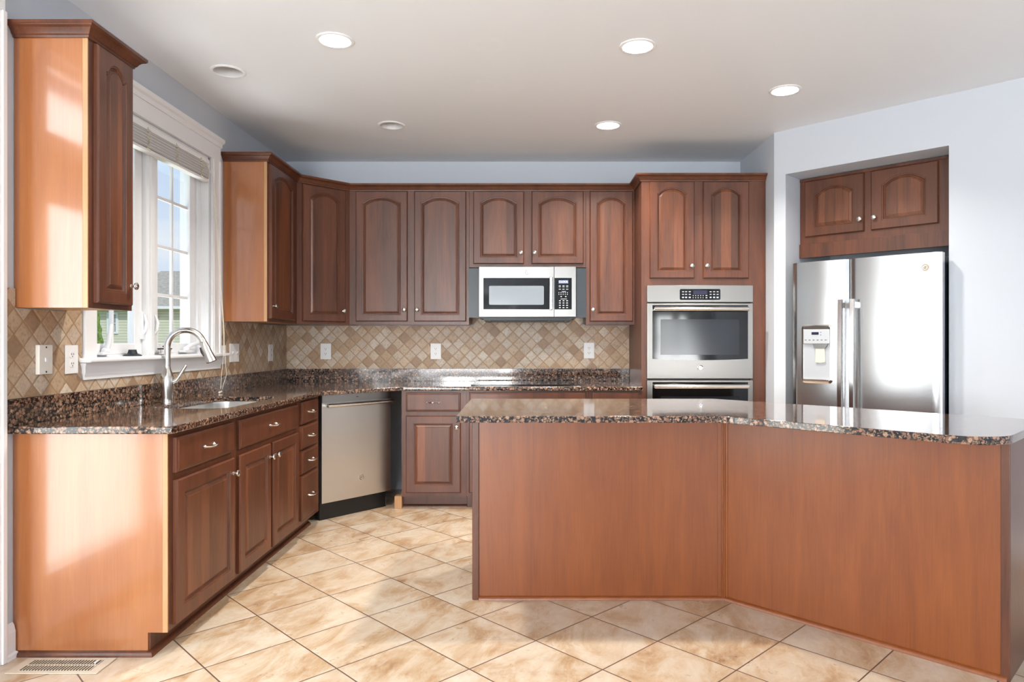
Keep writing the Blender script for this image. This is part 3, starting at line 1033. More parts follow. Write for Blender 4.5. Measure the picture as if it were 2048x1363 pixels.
def emblem(parent, x, z, y, r, mats=None):
    """round maker's medallion: disc, rim and two scrolls"""
    b = MB()
    Mk = Matrix.Translation((x, y, z)) @ Matrix.Rotation(R90, 4, 'X')
    b.lathe([(r, 0), (r, 0.0015), (r * 0.92, 0.0024), (r * 0.84, 0.0016), (r * 0.5, 0.0016)], Mk, 28)
    b.mi = 1
    n = 20
    b.tube([(x + r * 0.72 * math.cos(2 * math.pi * i / n), y - 0.0018, z + r * 0.72 * math.sin(2 * math.pi * i / n)) for i in range(n + 1)], r * 0.05, 6)
    for s in (-1, 1):
        pts = []
        for i in range(16):
            a = i / 15 * 5.0
            rr = r * (0.10 + 0.26 * i / 15)
            pts.append((x + s * r * 0.22 + rr * math.cos(a + (0 if s > 0 else 2.4)) * 0.8, y - 0.0018, z + rr * math.sin(a + (0 if s > 0 else 2.4))))
        b.tube(pts, r * 0.06, 6)
    return b.build('emblem', mats or [M['chrome'], M['slot']], parent)


emblem(dwd, 0.322, 0.262, -0.0035, 0.021, [M['nickel'], M['slot']])
MB().box(0.010, DWW - 0.012, 0.045, 0.075, 0.0, 0.116).build('kick_plate', M['black'], dw, 0)
MB().lathe([(0.018, 0), (0.018, 0.06), (0.012, 0.062), (0.012, 0.10)], Matrix.Translation((DWW + 0.010, 0.10, 0)), 14).build('foot', M['plate'], dw)

# ------------------------------------------------------------------ countertops
def slab(outer, hole, z0, z1, name, parent):
    b = bmesh.new()

    def ring(pts):
        v = [b.verts.new((x, y, z1)) for x, y in pts]
        return [b.edges.new((v[i], v[(i + 1) % len(v)])) for i in range(len(v))]
    es = ring(outer)
    if hole:
        es += ring(hole)
    bmesh.ops.triangle_fill(b, use_beauty=True, use_dissolve=False, edges=es, normal=(0, 0, 1))
    bmesh.ops.recalc_face_normals(b, faces=b.faces)
    r = bmesh.ops.extrude_face_region(b, geom=list(b.faces))
    vs2 = [g for g in r['geom'] if isinstance(g, bmesh.types.BMVert)]
    for v in vs2:
        v.co.z = z0
    bmesh.ops.recalc_face_normals(b, faces=b.faces)
    me = bpy.data.meshes.new(name)
    b.to_mesh(me)
    b.free()
    me.materials.append(M['granite'])
    o = mesh_obj(name, me, parent)
    bv = o.modifiers.new('bevel', 'BEVEL')
    bv.width = 0.005
    bv.segments = 3
    bv.limit_method = 'ANGLE'
    bv.angle_limit = math.radians(40)
    for p in me.polygons:
        p.use_smooth = True
    me.set_sharp_from_angle(angle=math.radians(60))
    return o


def rrect(x0, x1, y0, y1, r, n=7):
    pts = []
    for cx, cy, a0 in ((x1 - r, y1 - r, 0), (x0 + r, y1 - r, 90), (x0 + r, y0 + r, 180), (x1 - r, y0 + r, 270)):
        for i in range(n + 1):
            a = math.radians(a0 + 90 * i / n)
            pts.append((cx + r * math.cos(a), cy + r * math.sin(a)))
    return pts


GZ0, GZ1 = 0.8765, 0.906
ct = thing('countertop', 'brown granite counter with low backsplash running round the corner', 'countertop', (0, 0, 0))
SX0, SX1, SY0, SY1 = -1.885, -1.497, 3.44, 4.19
slab([(LX + 0.001, 2.703), (-1.386, 2.703), (-1.386, 4.645), (-0.925, 5.106), (0.843, 5.106), (0.843, BY - 0.001), (LX + 0.001, BY - 0.001)],
     rrect(SX0, SX1, SY0, SY1, 0.09), GZ0, GZ1, 'slab', ct)
MB().box(LX + 0.001, LX + 0.021, 2.703, BY - 0.0215, GZ1 + 0.0002, 1.0105, 0.0015).build('backsplash', M['granite'], ct, 0)
MB().box(LX + 0.001, 0.843, BY - 0.021, BY - 0.001, GZ1 + 0.0002, 1.0105, 0.0015).build('backsplash', M['granite'], ct, 0)

# sink
sk = thing('sink', 'stainless steel undermount sink below the window', 'sink', ((SX0 + SX1) / 2, (SY0 + SY1) / 2, 0.66))
hx, hy = (SX1 - SX0) / 2, (SY1 - SY0) / 2


def ringz(gr, r, z):
    return [(x, y, z) for x, y in rrect(-hx - gr, hx + gr, -hy - gr, hy + gr, r)]


b = MB()
b.loops([ringz(0.03, 0.11, 0.2155), ringz(0.004, 0.092, 0.2155), ringz(0.002, 0.09, 0.205), ringz(-0.008, 0.085, 0.05), ringz(-0.02, 0.075, 0.02), ringz(-0.05, 0.05, 0.006),
         ringz(-0.12, 0.03, 0.002)], False, True)
b.build('basin', M['sinksteel'], sk)
MB().lathe([(0.045, 0.003), (0.045, 0.0055), (0.032, 0.0055), (0.026, 0.0035)], None, 24).build('drain', M['chrome'], sk)

# faucet
fc = thing('faucet', 'brushed nickel gooseneck pull-down faucet behind the sink', 'faucet', (-1.947, 3.745, GZ1 + 0.0003))
b = MB()
b.lathe([(0.030, 0), (0.030, 0.006), (0.027, 0.010), (0.028, 0.03), (0.033, 0.075), (0.0345, 0.115), (0.0325, 0.140), (0.025, 0.165), (0.0188, 0.182), (0.0175, 0.195)], None, 28)
b.build('body', M['nickel'], fc)
b = MB()
pts = [(0, 0, 0.195), (0, 0, 0.24), (0, 0, 0.30)]
R_ = 0.093
dirx, diry = math.cos(math.radians(10)), math.sin(math.radians(10))
for i in range(1, 21):
    a = math.radians(i * 8.1)
    d_ = R_ * (1 - math.cos(a))
    pts.append((d_ * dirx, d_ * diry, 0.30 + R_ * math.sin(a)))
b.tube(pts, 0.0165, 16)
b.build('spout', M['nickel'], fc)
e0, e1 = Vector(pts[-1]), (Vector(pts[-1]) - Vector(pts[-2])).normalized()
b = MB()
b.tube([e0 + e1 * s for s in (-0.002, 0.004, 0.012, 0.035, 0.070, 0.100, 0.116, 0.118)], [0.0168, 0.019, 0.019, 0.0220, 0.0235, 0.027, 0.028, 0.022], 18)
b.build('spray_head', M['nickel'], fc)
b = MB()
q0, q1 = e0 + e1 * 0.02, e0 + e1 * 0.07
off = Vector((-0.020 * dirx, -0.020 * diry, -0.012))
b.tube([q0 + off, q0 * 0.5 + q1 * 0.5 + off * 1.1, q1 + off], [0.006, 0.008, 0.006], 10)
b.build('spray_button', M['black'], fc)
b = MB()
b.tube([(0.026, 0.004, 0.112), (0.044, 0.01, 0.120), (0.058, 0.014, 0.142), (0.076, 0.018, 0.175), (0.092, 0.021, 0.202)], [0.013, 0.0125, 0.010, 0.009, 0.0075], 12)
b.build('lever', M['nickel'], fc)

# cooktop
ck = thing('cooktop', 'black glass cooktop flush in the back counter below the microwave', 'cooktop', (-0.02, 5.485, GZ1 + 0.0003))
MB().box(-0.415, 0.415, -0.235, 0.235, 0, 0.007, 0.002).build('glass_plate', M['glassblack'], ck, 0)
for cx_, cy_, r_ in ((-0.25, 0.1, 0.10), (-0.25, -0.1, 0.075), (0.2, 0.1, 0.085), (0.2, -0.1, 0.11)):
    b = MB()
    n = 40
    b.lathe([(r_, 0.0070), (r_, 0.0073), (r_ - 0.003, 0.0073), (r_ - 0.003, 0.0070)], Matrix.Translation((cx_, cy_, 0)), 40, False, False)
    b.build('burner_ring', M['slot'], ck, 0)

# ------------------------------------------------------------------ island
isl = thing('island_cabinet', 'angled cherry kitchen island with plain orange-brown veneer back panels', 'island', (0, 0, 0))
P0, P1, P2 = (-0.268, 3.335), (0.937, 3.335), (1.747, 2.525)
E2, B2, B1, B0 = (P2[0] + 0.6 * S2, P2[1] + 0.6 * S2), (1.186, 3.935), (1.186, 3.935), (-0.268, 3.935)
E2 = (2.171, 2.949)
k_ = 0.007
body = [(P0[0] + k_, P0[1] + k_), (P1[0] + k_ * 0.4, P1[1] + k_), (P2[0], P2[1] + k_ * 1.4), (E2[0] - k_, E2[1]), B1, (B0[0] + k_, B0[1])]
MB().prism(body, 0, 0.875).build('carcass', M['cherry'], isl, 0)
MB().box(P0[0] + 0.032, P1[0] - 0.030, P0[1], P0[1] + 0.006, 0.0, 0.875).build('back_panel', M['island'], isl, 0)
Mr = Matrix.Translation((P1[0], P1[1], 0)) @ Matrix.Rotation(-math.pi / 4, 4, 'Z')
PL = math.hypot(P2[0] - P1[0], P2[1] - P1[1])


def rbox(x0, x1, y0, y1, z0, z1, bev=0):
    return MB().box(x0, x1, y0, y1, z0, z1, bev)


def angled(mb, name, mat):
    o = mb.build(name, mat, isl, 30)
    o.matrix_local = Mr
    return o


angled(rbox(0.020, PL - 0.024, 0.0, 0.006, 0, 0.875), 'back_panel', M['island'])
MB().box(P0[0] - 0.002, P0[0] + 0.030, P0[1] - 0.006, P0[1] + 0.006, 0, 0.875, 0.003).build('corner_trim', M['cherry'], isl, 30)
MB().box(P1[0] - 0.030, P1[0] - 0.004, P1[1] - 0.004, P1[1] + 0.006, 0, 0.875, 0.002).box(P1[0] - 0.012, P1[0] - 0.0045, P1[1] - 0.010, P1[1] - 0.004, 0, 0.875, 0.002).build('corner_trim', M['island'], isl, 30)
angled(rbox(0.003, 0.010, -0.010, -0.004, 0, 0.875, 0.002).box(0.003, 0.022, -0.004, 0.006, 0, 0.875, 0.002), 'corner_trim', M['island'])
angled(rbox(PL - 0.026, PL + 0.004, -0.006, 0.010, 0, 0.875, 0.004), 'corner_trim', M['cherry'])
angled(rbox(PL - 0.004, PL + 0.002, 0.012, 0.598, 0.0, 0.875), 'end_panel', M['cherry'])
Q2 = [(0, 0), (0.016, 0), (0.0155, 0.006), (0.012, 0.012), (0.007, 0.016), (0, 0.018)]
MB().sweep([(P0[0] + 0.030, P0[1] - 0.0005), (P1[0] - 0.0002, P1[1] - 0.0005), (P2[0] - 0.004, P2[1] + 0.004 - 0.0006)], Q2).build('shoe_moulding', M['island'], isl, 30)

it = thing('countertop', 'brown granite island counter bent in the middle with rounded right corner', 'countertop', (0, 0, 0))
A_, Bb = 3.946, -0.745
cxn, cyn = (A_ + Bb) / 2, (A_ - Bb) / 2
rf = 0.17
front_dir, end_dir = Vector((S2, -S2)), Vector((S2, S2))
corner = Vector((cxn, cyn))
cen = corner - front_dir * rf + end_dir * rf
arc = [cen + rf * (Vector((-S2, -S2)) * math.cos(a) + Vector((S2, -S2)) * math.sin(a)) for a in [math.radians(90 * i / 10) for i in range(11)]]
bk = (5.10 + Bb) / 2, (5.10 - Bb) / 2
outer = [(-0.322, 3.085), (0.80, 3.085), (0.835, 3.082), (0.868, 3.072), (0.905, 3.041)] + [(p.x, p.y) for p in arc] + [bk, (1.07, 4.03), (-0.333, 4.03)]
slab(outer, None, GZ0, GZ1, 'slab', it)

# ------------------------------------------------------------------ microwave
mw = thing('microwave', 'stainless steel over-the-range microwave with black side fillers', 'microwave', (-0.008, 5.43, 1.4185))
b = MB()
b.box(-0.379, 0.379, 0.022, 0.385, 0, 0.405)
b.build('case', M['black'], mw, 0)
b = MB()
b.box(-0.464, -0.3795, 0.075, 0.095, 0.008, 0.400)
b.build('filler_panel', M['slate'], mw, 0)
MB().box(0.3795, 0.464, 0.075, 0.095, 0.008, 0.400).build('filler_panel', M['slate'], mw, 0)
md = MB().box(-0.379, 0.208, 0, 0.022, 0.012, 0.404, 0.003).build('door', M['steel'], mw, 30)
MB().box(-0.345, 0.175, -0.0022, 0.001, 0.070, 0.316, 0.002).build('door_glass', M['glassblack'], md, 30)
b = MB()
b.loops([[(x, -0.0030, z) for x, z in rrect(-0.300, 0.128, 0.106, 0.254, 0.010)], [(x, -0.0020, z) for x, z in rrect(-0.300, 0.128, 0.106, 0.254, 0.010)]], True, True)
b.build('viewing_window', M['mwwin'], md, 30)
b = MB()
b.box(0.170, 0.197, -0.040, -0.026, 0.064, 0.324, 0.006, 3)
b.box(0.176, 0.192, -0.028, 0.0, 0.075, 0.092, 0.002).box(0.176, 0.192, -0.028, 0.0, 0.296, 0.313, 0.002)
b.build('handle', M['chrome'], md, 30)
emblem(md, -0.003, 0.360, 0.0005, 0.018)
mc = MB().box(0.2095, 0.379, 0, 0.022, 0.012, 0.404, 0.003).build('control_side', M['steel'], mw, 30)
b = MB()
b.box(0.212, 0.346, -0.0022, 0.001, 0.070, 0.316, 0.002)
b.mi = 1
for gz, n, hgt in ((0.252, 3, 0.0035), (0.244, 3, 0.003), (0.226, 3, 0.004)):
    for i in range(n):
        b.box(0.244 + 0.029 * i, 0.260 + 0.029 * i, -0.0028, -0.0018, gz, gz + hgt)
for gz in (0.198, 0.184):
    for i in range(5):
        b.box(0.243 + 0.0165 * i, 0.248 + 0.0165 * i, -0.0028, -0.0018, gz, gz + 0.006)
for i in range(2):
    b.box(0.258 + 0.036 * i, 0.268 + 0.036 * i, -0.0028, -0.0018, 0.166, 0.173)
b.box(0.258, 0.308, -0.0028, -0.0018, 0.149, 0.1525)
b.box(0.268, 0.300, -0.0028, -0.0018, 0.208, 0.2115)
for gz in (0.134, 0.117, 0.099, 0.081):
    for i in range(3):
        b.box(0.246 + 0.028 * i, 0.260 + 0.028 * i, -0.0028, -0.0018, gz, gz + 0.006)
b.build('keypad', [M['glassblack'], M['mark']], mc, 0)
MB().box(0.243, 0.318, -0.0030, -0.0018, 0.272, 0.298).build('display', M['lcd'], mc, 0)


def text_mesh(s, size, mat, name, parent, loc, ext=0.0003):
    cu = bpy.data.curves.new(name, 'FONT')
    cu.body = s
    cu.size = size
    cu.extrude = ext
    cu.align_x = 'CENTER'
    cu.align_y = 'CENTER'
    to = bpy.data.objects.new('tmp', cu)
    C.objects.link(to)
    bpy.context.view_layer.update()
    me = bpy.data.meshes.new_from_object(to.evaluated_get(bpy.context.evaluated_depsgraph_get()))
    bpy.data.objects.remove(to)
    me.materials.clear()
    me.materials.append(mat)
    me.transform(Matrix.Rotation(R90, 4, 'X'))
    o = mesh_obj(name, me, parent)
    o.location = loc
    return o


text_mesh('CLOCK', 0.021, M['lcdtext'], 'display_text', mc, (0.2805, -0.0034, 0.285))
b = MB()
b.box(-0.345, 0.345, 0.02, 0.34, -0.016, -0.0005)
b.mi = 1
b.box(-0.33, 0.33, 0.03, 0.05, -0.030, -0.016, 0.002)
for x in (-0.30, -0.17, 0.17, 0.30):
    b.box(x - 0.012, x + 0.012, 0.022, 0.034, -0.034, -0.014, 0.002)
b.build('vent_grille', [M['black'], M['slot']], mw, 0)

# ------------------------------------------------------------------ double wall oven
ov = thing('double_oven', 'stainless steel double wall oven built into the tall cabinet', 'oven', (1.2765, 5.168, 0.43))
OW = 0.394
MB().box(-0.375, 0.375, 0.034, 0.60, 0.004, 1.222).build('case', M['black'], ov, 0)
cp = MB().box(-OW, OW, 0, 0.030, 1.100, 1.226, 0.003).build('control_panel', M['steel_v'], ov, 30)
b = MB()
b.loops([[(x, -0.0022, z) for x, z in rrect(-0.152, 0.150, 1.117, 1.198, 0.010)], [(x, 0.001, z) for x, z in rrect(-0.152, 0.150, 1.117, 1.198, 0.010)]], True, True)
b.mi = 1
for gz in (1.177, 1.157, 1.133):
    for x in (-0.135, -0.112, -0.085, 0.070, 0.096, 0.122):
        b.box(x, x + 0.014, -0.0030, -0.0018, gz - 0.002, gz + (0.003 if gz != 1.133 else 0.007))
for gz in (1.146, 1.130):
    for i in range(5):
        b.box(-0.055 + 0.0185 * i, -0.050 + 0.0185 * i, -0.0030, -0.0018, gz, gz + 0.006)
    b.box(0.040, 0.052, -0.0030, -0.0018, gz, gz + 0.006)
b.build('keypad', [M['glassblack'], M['mark']], cp, 0)
MB().box(-0.052, 0.052, -0.0030, -0.0016, 1.158, 1.188).build('display', M['darklcd'], cp, 0)


def oven_door(z0, z1, badge):
    d = MB().box(-OW, OW, 0, 0.030, z0, z1, 0.004).build('door', M['steel_v'], ov, 30)
    gz0, gz1 = z0 + 0.148, z1 - 0.014
    # window with a gently bowed lower edge
    n = 16
    bot = [(-0.355 + 0.710 * i / n, gz0 - 0.010 * (1 - (2 * i / n - 1) ** 2)) for i in range(n + 1)]
    pts = bot + [(0.355, gz1), (-0.355, gz1)]
    MB().loops([[(x, -0.0024, z) for x, z in pts], [(x, 0.001, z) for x, z in pts]], True, True).build('door_glass', M['glassblack'], d, 0)
    MB().box(-0.295, 0.290, -0.0032, -0.0018, gz0 + 0.03, gz1 - 0.105).build('viewing_window', M['ovenwin'], d, 0)
    b = MB()
    b.tube([(-0.346 + 0.692 * i / 14, -0.048 - 0.006 * math.sin(math.pi * i / 14), gz1 - 0.030) for i in range(15)], 0.0165, 14)
    for x in (-0.338, 0.338):
        b.box(x - 0.010, x + 0.010, -0.046, 0.0, gz1 - 0.042, gz1 - 0.018, 0.004)
    b.build('handle', M['chrome'], d, 40)
    if badge:
        emblem(d, 0.0, z0 + 0.083, 0.0, 0.021)
    return d


oven_door(0.531, 1.092, True)
oven_door(0.006, 0.520, True)

# ------------------------------------------------------------------ refrigerator
u0 = 0.181
rx, ry_ = dpt(u0, -0.106)
fr = thing('refrigerator', 'stainless steel side-by-side refrigerator in the wall niche', 'refrigerator', (rx, ry_, 0), NR)
RWd = 0.920
MB().box(0.006, RWd - 0.006, 0.075, 0.80, 0.02, 1.760).build('case', M['slate'], fr, 0)
MB().box(0.012, RWd - 0.012, 0.03, 0.075, 0.012, 0.075).build('kick_grille', M['black'], fr, 0)


def bowed(x0, x1, z0, z1, dep=0.068, bow=0.012, r=0.014):
    """door with a gently bowed front and rounded vertical edges"""
    n = 20
    pts = []
    for i in range(n + 1):
        t = i / n
        x = x0 + (x1 - x0) * t
        e = min(x - x0, x1 - x)
        y = -bow * (1 - (2 * t - 1) ** 2) + (r - math.sqrt(max(r * r - (r - e) ** 2, 0)) if e < r else 0)
        pts.append((x, y))
    pts += [(x1, dep), (x0, dep)]
    return MB().loops([[(x, y, z0) for x, y in pts], [(x, y, z1) for x, y in pts]], True, True)


FS = 0.3815
fd = bowed(0.0, FS - 0.003, 0.085, 1.778).build('freezer_door', M['steel_f'], fr, 35)
rd = bowed(FS + 0.003, RWd, 0.085, 1.778).build('fridge_door', M['steel_f'], fr, 35)
for d, x in ((fd, FS - 0.036), (rd, FS + 0.040)):
    b = MB()
    n = 16
    for i in range(n):
        pass
    path0, path1 = [], []
    ls = []
    for i in range(n + 1):
        t = i / n
        z = 0.45 + (1.512 - 0.45) * t
        y = -0.052 - 0.012 * math.sin(math.pi * t)
        ls.append([(x - 0.017, y, z), (x - 0.012, y - 0.010, z), (x + 0.012, y - 0.010, z), (x + 0.017, y, z), (x + 0.012, y + 0.010, z), (x - 0.012, y + 0.010, z)])
    b.loops(ls, True, True)
    b.box(x - 0.012, x + 0.012, -0.05, 0.0, 0.47, 0.51, 0.003)
    b.box(x - 0.012, x + 0.012, -0.05, 0.0, 1.455, 1.495, 0.003)
    b.build('handle', M['chrome'], d, 30)
emblem(rd, RWd - 0.088, 1.688, -0.0055, 0.024, [M['beige'], M['slot']])

# dispenser: raised bezel, panel, recess walls, spout, paddle, tray (all on the freezer door)
DX0, DX1, DZ0_, DZ1_ = 0.086, 0.268, 0.968, 1.338
yf = -0.012
b = MB()
o_ = rrect(DX0 - 0.012, DX1 + 0.012, DZ0_ - 0.012, DZ1_ + 0.012, 0.026)
i_ = rrect(DX0, DX1, DZ0_, DZ1_, 0.016)
b.loops([at(o_, yf + 0.004), at(o_, yf - 0.005), at(i_, yf - 0.009), at(i_, yf + 0.003)], False, False)
dsp = b.build('dispenser_bezel', M['chrome'], fd, 30)
b = MB()
b.loops([at(i_, yf - 0.0005), at(rrect(DX0 + 0.001, DX1 - 0.001, DZ0_ + 0.001, DZ1_ - 0.001, 0.015), yf - 0.0010)], False, True)
b.build('dispenser_recess', M['grey'], fd, 0)
MB().box(DX0 + 0.002, DX1 - 0.002, yf - 0.014, yf - 0.001, 1.222, 1.320, 0.004).build('dispenser_panel', M['grey'], fd, 30)
MB().box(DX0 + 0.060, DX0 + 0.108, yf - 0.0148, yf - 0.0135, 1.283, 1.301).build('dispenser_display', M['darklcd'], fd, 0)
b = MB()
for i in range(6):
    b.box(DX0 + 0.014 + 0.027 * i, DX0 + 0.026 + 0.027 * i, yf - 0.0148, yf - 0.0138, 1.246, 1.250)
for i in range(2):
    b.box(DX0 + 0.118, DX0 + 0.126, yf - 0.0148, yf - 0.0138, 1.279 + 0.018 * i, 1.283 + 0.018 * i)
b.build('dispenser_buttons', M['slot'], fd, 0)
MB().prism([(DX0 + 0.004, 1.322), (DX1 - 0.004, 1.322), (DX1 - 0.010, 1.340), (DX0 + 0.09, 1.346), (DX0 + 0.010, 1.340)], yf - 0.0135, yf - 0.002, 'y').build('dispenser_hood', M['slot'], fd, 0)
MB().prism([(DX0 + 0.066, 1.2215), (DX0 + 0.168, 1.2215), (DX0 + 0.150, 1.192), (DX0 + 0.078, 1.192)], yf - 0.013, yf - 0.0015, 'y').build('dispenser_spout', M['steel'], fd, 0)
b = MB()
b.prism([(DX0 + 0.086, 1.191), (DX0 + 0.146, 1.191), (DX0 + 0.150, 1.100), (DX0 + 0.118, 1.094), (DX0 + 0.084, 1.098)], yf - 0.010, yf - 0.0015, 'y')
b.build('dispenser_paddle', M['beige'], fd, 0)
b = MB()
b.box(DX0 + 0.003, DX1 - 0.003, yf - 0.016, yf - 0.001, 0.972, 0.985, 0.003)
b.build('drip_tray', M['chrome'], fd, 30)

# ------------------------------------------------------------------ plates on the walls
def plate_root(name, label, cat, loc, rot, w_, h_, group=None, th=0.006, mat='plate'):
    root = thing(name, label, cat, loc, rot, group)
    MB().box(-w_ / 2, w_ / 2, -th, 0, -h_ / 2, h_ / 2, 0.0025).build('cover_plate', M[mat], root, 30)
    return root


def duplex(root, th=0.006, mat='plate'):
    for s in (-1, 1):
        b = MB()
        z = 0.0205 * s
        b.loops([at(rrect(-0.0165, 0.0165, z - 0.0145, z + 0.0145, 0.011), -th - 0.002), at(rrect(-0.0165, 0.0165, z - 0.0145, z + 0.0145, 0.011), -th + 0.0005)], True, True)
        b.mi = 1
        for x in (-0.0065, 0.0065):
            b.box(x - 0.0015, x + 0.0015, -th - 0.0026, -th - 0.0012, z - 0.001, z + 0.007)
        b.box(-0.0022, 0.0022, -th - 0.0026, -th - 0.0012, z - 0.010, z - 0.005)
        b.build('receptacle', [M[mat], M['slot']], root, 30)
    MB().lathe([(0.003, 0), (0.0022, 0.001)], Matrix.Translation((0, -th, 0)) @ Matrix.Rotation(R90, 4, 'X'), 10).build('screw', M[mat], root)


yb = BY - 0.0095
for xx, zz, lab in ((-1.697, 1.155, 'white duplex outlet on the back wall tile nearest the corner'),
                    (-0.776, 1.156, 'white duplex outlet on the back wall tile left of the microwave'),
                    (0.507, 1.162, 'white duplex outlet on the back wall tile below the narrow cabinet')):
    o = plate_root('wall_outlet', lab, 'outlet', (xx, yb, zz), 0, 0.088, 0.132, 'duplex outlets on the tiled back wall')
    duplex(o)
xl = LX + 0.0095
o = plate_root('phone_jack', 'boxy almond phone jack with two screws on the left tile, nearest the door', 'phone jack', (xl, 2.892, 1.162), R90, 0.080, 0.122, th=0.018, mat='almond')
MB().box(-0.007, 0.007, -0.021, -0.0175, -0.009, 0.007, 0.001).build('jack', M['plate'], o, 30)
for s in (-1, 1):
    MB().lathe([(0.004, 0), (0.004, 0.001), (0.0025, 0.0018)], Matrix.Translation((0.0, -0.018, 0.051 * s)) @ Matrix.Rotation(R90, 4, 'X'), 12).build('screw', M['slot'], o)
o = plate_root('wall_outlet', 'white duplex outlet on the left tile just left of the window sill', 'outlet', (xl, 3.074, 1.158), R90, 0.085, 0.126)
duplex(o)
o = plate_root('wall_outlet', 'white outlet plate tucked behind the right end of the window sill', 'outlet', (xl, 4.606, 1.150), R90, 0.070, 0.124)
MB().box(-0.017, 0.017, -0.008, -0.0055, -0.034, 0.034, 0.001).build('receptacle', M['plate'], o, 30)
o = plate_root('light_switch', 'white two-toggle switch plate on the left tile right of the window', 'light switch', (xl, 4.776, 1.160), R90, 0.150, 0.126)
for x in (-0.035, 0.035):
    MB().prism([(-0.006, -0.012), (-0.006, 0.012), (-0.010, 0.008), (-0.020, 0.011), (-0.018, 0.004)], x - 0.005, x + 0.005, 'x').build('toggle', M['plate'], o, 0)
o = plate_root('wall_outlet', 'narrow-looking white outlet on the left tile near the corner', 'outlet', (xl, 5.452, 1.150), R90, 0.088, 0.130)
duplex(o)

# ------------------------------------------------------------------ blind, and things on the window stool
bl = thing('window_blind', 'white horizontal blind gathered at the top of the window', 'blind', (LX - 0.012, 3.835, 2.248))
MB().box(-0.026, 0.024, -0.575, 0.575, 0.112, 0.140, 0.003).build('headrail', M['blind'], bl, 30)
b = MB()
n = 21
for i in range(n):
    z = 0.022 + i * 0.0042
    sag = 0.0012 * math.sin(i * 1.7)
    b.box(-0.024, 0.024, -0.57, 0.57, z + sag, z + sag + 0.0017)
b.build('slats', M['blind'], bl, 0)
MB().box(-0.022, 0.022, -0.572, 0.572, 0.0, 0.016, 0.004).build('bottom_rail', M['blind'], bl, 30)
for yy in (-0.42, -0.14, 0.16, 0.46):
    b = MB()
    pts = [(0.027 + 0.004 * math.sin(i * 2.3), yy + 0.012 * math.sin(i * 1.9) + 0.006 * math.cos(i * 3.1), 0.004 + 0.118 * i / 22) for i in range(23)]
    b.tube(pts, 0.0026, 6)
    b.tube([(p[0] + 0.001, p[1] + 0.008 * math.cos(i * 1.3), p[2]) for i, p in enumerate(pts)], 0.0022, 6)
    b.build('ladder_cord', M['cord'], bl)
b = MB()
lx = -(LX - 0.012)
b.tube([(0.022, 0.52, 0.115), (0.045, 0.575, 0.02), (0.0955, 0.612, -0.95), (0.0955, 0.614, -1.08), (0.078, 0.622, -1.22), (0.068, 0.628, -1.315)], 0.0016, 6)
b.tube([(0.022, 0.525, 0.115), (0.048, 0.580, 0.02), (0.0965, 0.618, -0.95), (0.0965, 0.620, -1.08), (0.102, 0.640, -1.22), (0.074, 0.640, -1.315)], 0.0016, 6)
b.tube([(0.080, 0.585, -1.334), (0.076, 0.607, -1.334), (0.073, 0.632, -1.333)], [0.0065, 0.0055, 0.0065], 10)
b.build('pull_cord', M['cord'], bl)

stp = thing('sink_stopper', 'black rubber sink stopper lying on the window sill', 'sink stopper', (LX - 0.020, 3.605, 1.1623))
MB().lathe([(0.043, 0), (0.044, 0.004), (0.040, 0.007), (0.024, 0.012), (0.019, 0.028), (0.020, 0.031), (0.017, 0.033)], None, 28).build('stopper', M['rubber'], stp)
st2 = thing('sink_strainer', 'small metal basket strainer with black rim on the window sill behind the faucet', 'strainer', (LX - 0.010, 3.905, 1.1623))
MB().lathe([(0.020, 0), (0.030, 0.004), (0.033, 0.030), (0.030, 0.030), (0.026, 0.006)], None, 24, True, True).build('basket', M['chrome'], st2)
b = MB()
b.lathe([(0.0335, 0.030), (0.038, 0.033), (0.038, 0.037), (0.020, 0.039)], None, 24)
b.lathe([(0.006, 0.038), (0.006, 0.044), (0.013, 0.046), (0.011, 0.051)], None, 14)
b.build('rim', M['rubber'], st2)

# ------------------------------------------------------------------ recessed ceiling lights
def can(x, y, lit, label):
    root = thing('recessed_light', label, 'ceiling light', (x, y, CZ), 0, None)
    MB().lathe([(0.094, -0.0005), (0.094, -0.004), (0.086, -0.0075), (0.077, -0.006), (0.077, -0.0005)], None, 40, False, False).build('trim_ring', M['white'], root)
    MB().lathe([(0.0772, -0.0045), (0.0735, 0.012), (0.0745, 0.11), (0.0745, 0.12), (0.005, 0.12)], None, 40, False, True).build('baffle', M['baffle'], root)
    if lit:
        MB().lathe([(0.0740, 0.012), (0.062, 0.0135), (0.02, 0.0145)], None, 36, False, True).build('lens', M['bulb'], root)
        light('can_light', 'AREA', (x, y, CZ + 0.008), (0, 0, 0), CAN_W, (1, 0.93, 0.83), shape='DISK', size=0.13, spread=math.radians(125))
    else:
        MB().lathe([(0.02, 0.119), (0.02, 0.10), (0.045, 0.075), (0.048, 0.060), (0.040, 0.048), (0.01, 0.045)], None, 28, False, True).build('bulb', M['plate'], root)
    return root


can(-0.968, 3.478, True, 'lit recessed ceiling light nearest the camera on the left')
can(0.557, 3.549, True, 'lit recessed ceiling light nearest the camera, above the island')
can(1.539, 4.170, True, 'lit recessed ceiling light furthest right, before the refrigerator wall')
can(0.554, 4.844, True, 'lit recessed ceiling light before the oven cabinet')
can(-1.676, 3.877, False, 'unlit recessed ceiling light above the window and sink')
can(-0.955, 4.844, False, 'unlit recessed ceiling light before the corner wall cabinets')

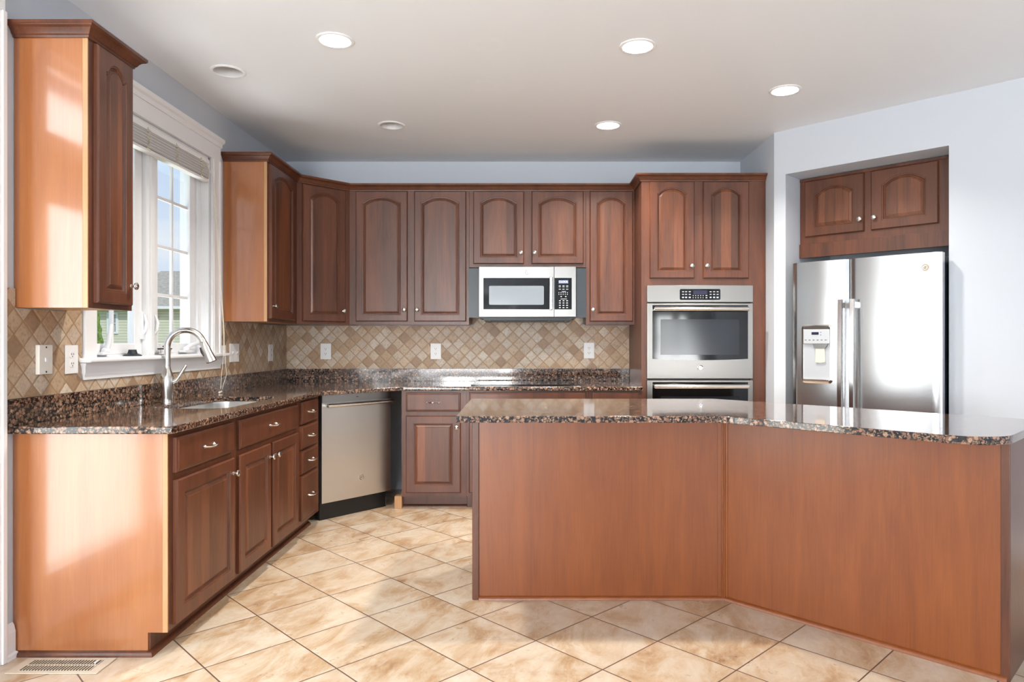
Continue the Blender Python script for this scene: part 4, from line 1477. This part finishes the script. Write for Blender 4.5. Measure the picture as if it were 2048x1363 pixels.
# ------------------------------------------------------------------ floor register
rg = thing('floor_register', 'beige metal floor vent register at the foot of the left base cabinet', 'floor vent', (-1.778, 2.648, 0.0003))
b = MB()
b.box(-0.172, 0.172, -0.064, 0.064, 0, 0.004, 0.002)
b.mi = 1
b.box(-0.135, 0.135, -0.042, 0.042, 0.0025, 0.0043)
b.build('frame', [M['register'], M['hole']], rg, 0)
b = MB()
for i in range(25):
    x = -0.132 + 0.011 * i
    b.box(x - 0.0019, x + 0.0019, -0.042, 0.042, 0.0040, 0.0062)
b.box(-0.135, 0.135, -0.003, 0.003, 0.0040, 0.0060)
b.build('louvres', M['register'], rg, 0)
MB().box(0.118, 0.124, 0.008, 0.030, 0.0062, 0.011, 0.001).build('damper_lever', M['plate'], rg, 0)

# ------------------------------------------------------------------ outside the window
struct('lawn', MB().box(-70, -2.8, -20, 70, -1.7, -1.5), M['grass'])
hs = thing('house', 'neighbouring cream-sided house with grey shingle roof seen through the window', 'house', (-18, 40, -1.5))
b = MB()
b.box(-7.0, 9, 0, 8, 0, 4.72)
b.build('siding', M['siding'], hs, 0)
b = MB()
b.loops([[(-7.4, -0.4, 4.72), (9.4, -0.4, 4.72), (9.4, 8.4, 4.72), (-7.4, 8.4, 4.72)], [(-5.2, 3.9, 7.2), (7, 3.9, 7.2), (7, 4.1, 7.2), (-5.2, 4.1, 7.2)]], True, True)
b.build('roof', M['roof'], hs, 0)
MB().box(-7.42, 9.42, -0.52, -0.40, 4.60, 4.76).build('gutter', M['vinyl'], hs, 0)
MB().box(-2.62, -2.44, -0.06, -0.001, 0, 4.6).build('corner_board', M['vinyl'], hs, 0)
MB().tube([(-3.25, -0.44, 4.6), (-3.3, -0.25, 4.35), (-3.35, -0.06, 4.15), (-3.35, -0.06, 0)], 0.06, 8).build('downspout', M['vinyl'], hs)
for xx in (-5.92,):
    wf = MB().box(xx - 0.32, xx + 0.32, -0.07, -0.001, 3.20, 4.42).build('window', M['vinyl'], hs, 0)
    MB().box(xx - 0.20, xx + 0.20, -0.085, -0.071, 3.32, 3.79).box(xx - 0.20, xx + 0.20, -0.085, -0.071, 3.83, 4.30).build('pane', M['mwwin'], wf, 0)
tr = thing('evergreen_tree', 'narrow green evergreen at the left edge of the neighbouring house', 'tree', (-22.2, 35.5, -1.5))
b = MB()
rg_ = random.Random(3)
ls = []
for j in range(16):
    t = j / 15
    r0 = 0.55 * (1 - t) ** 0.6 + 0.02
    ls.append([(r0 * (0.8 + 0.45 * rg_.random()) * math.cos(2 * math.pi * i / 18), r0 * (0.8 + 0.45 * rg_.random()) * math.sin(2 * math.pi * i / 18), 0.3 + 4.6 * t + 0.1 * rg_.random()) for i in range(18)])
b.loops(ls, True, True)
b.build('foliage', M['leaf'], tr, 0)
MB().lathe([(0.08, 0), (0.06, 0.5)], None, 10).build('trunk', M['bark'], tr)
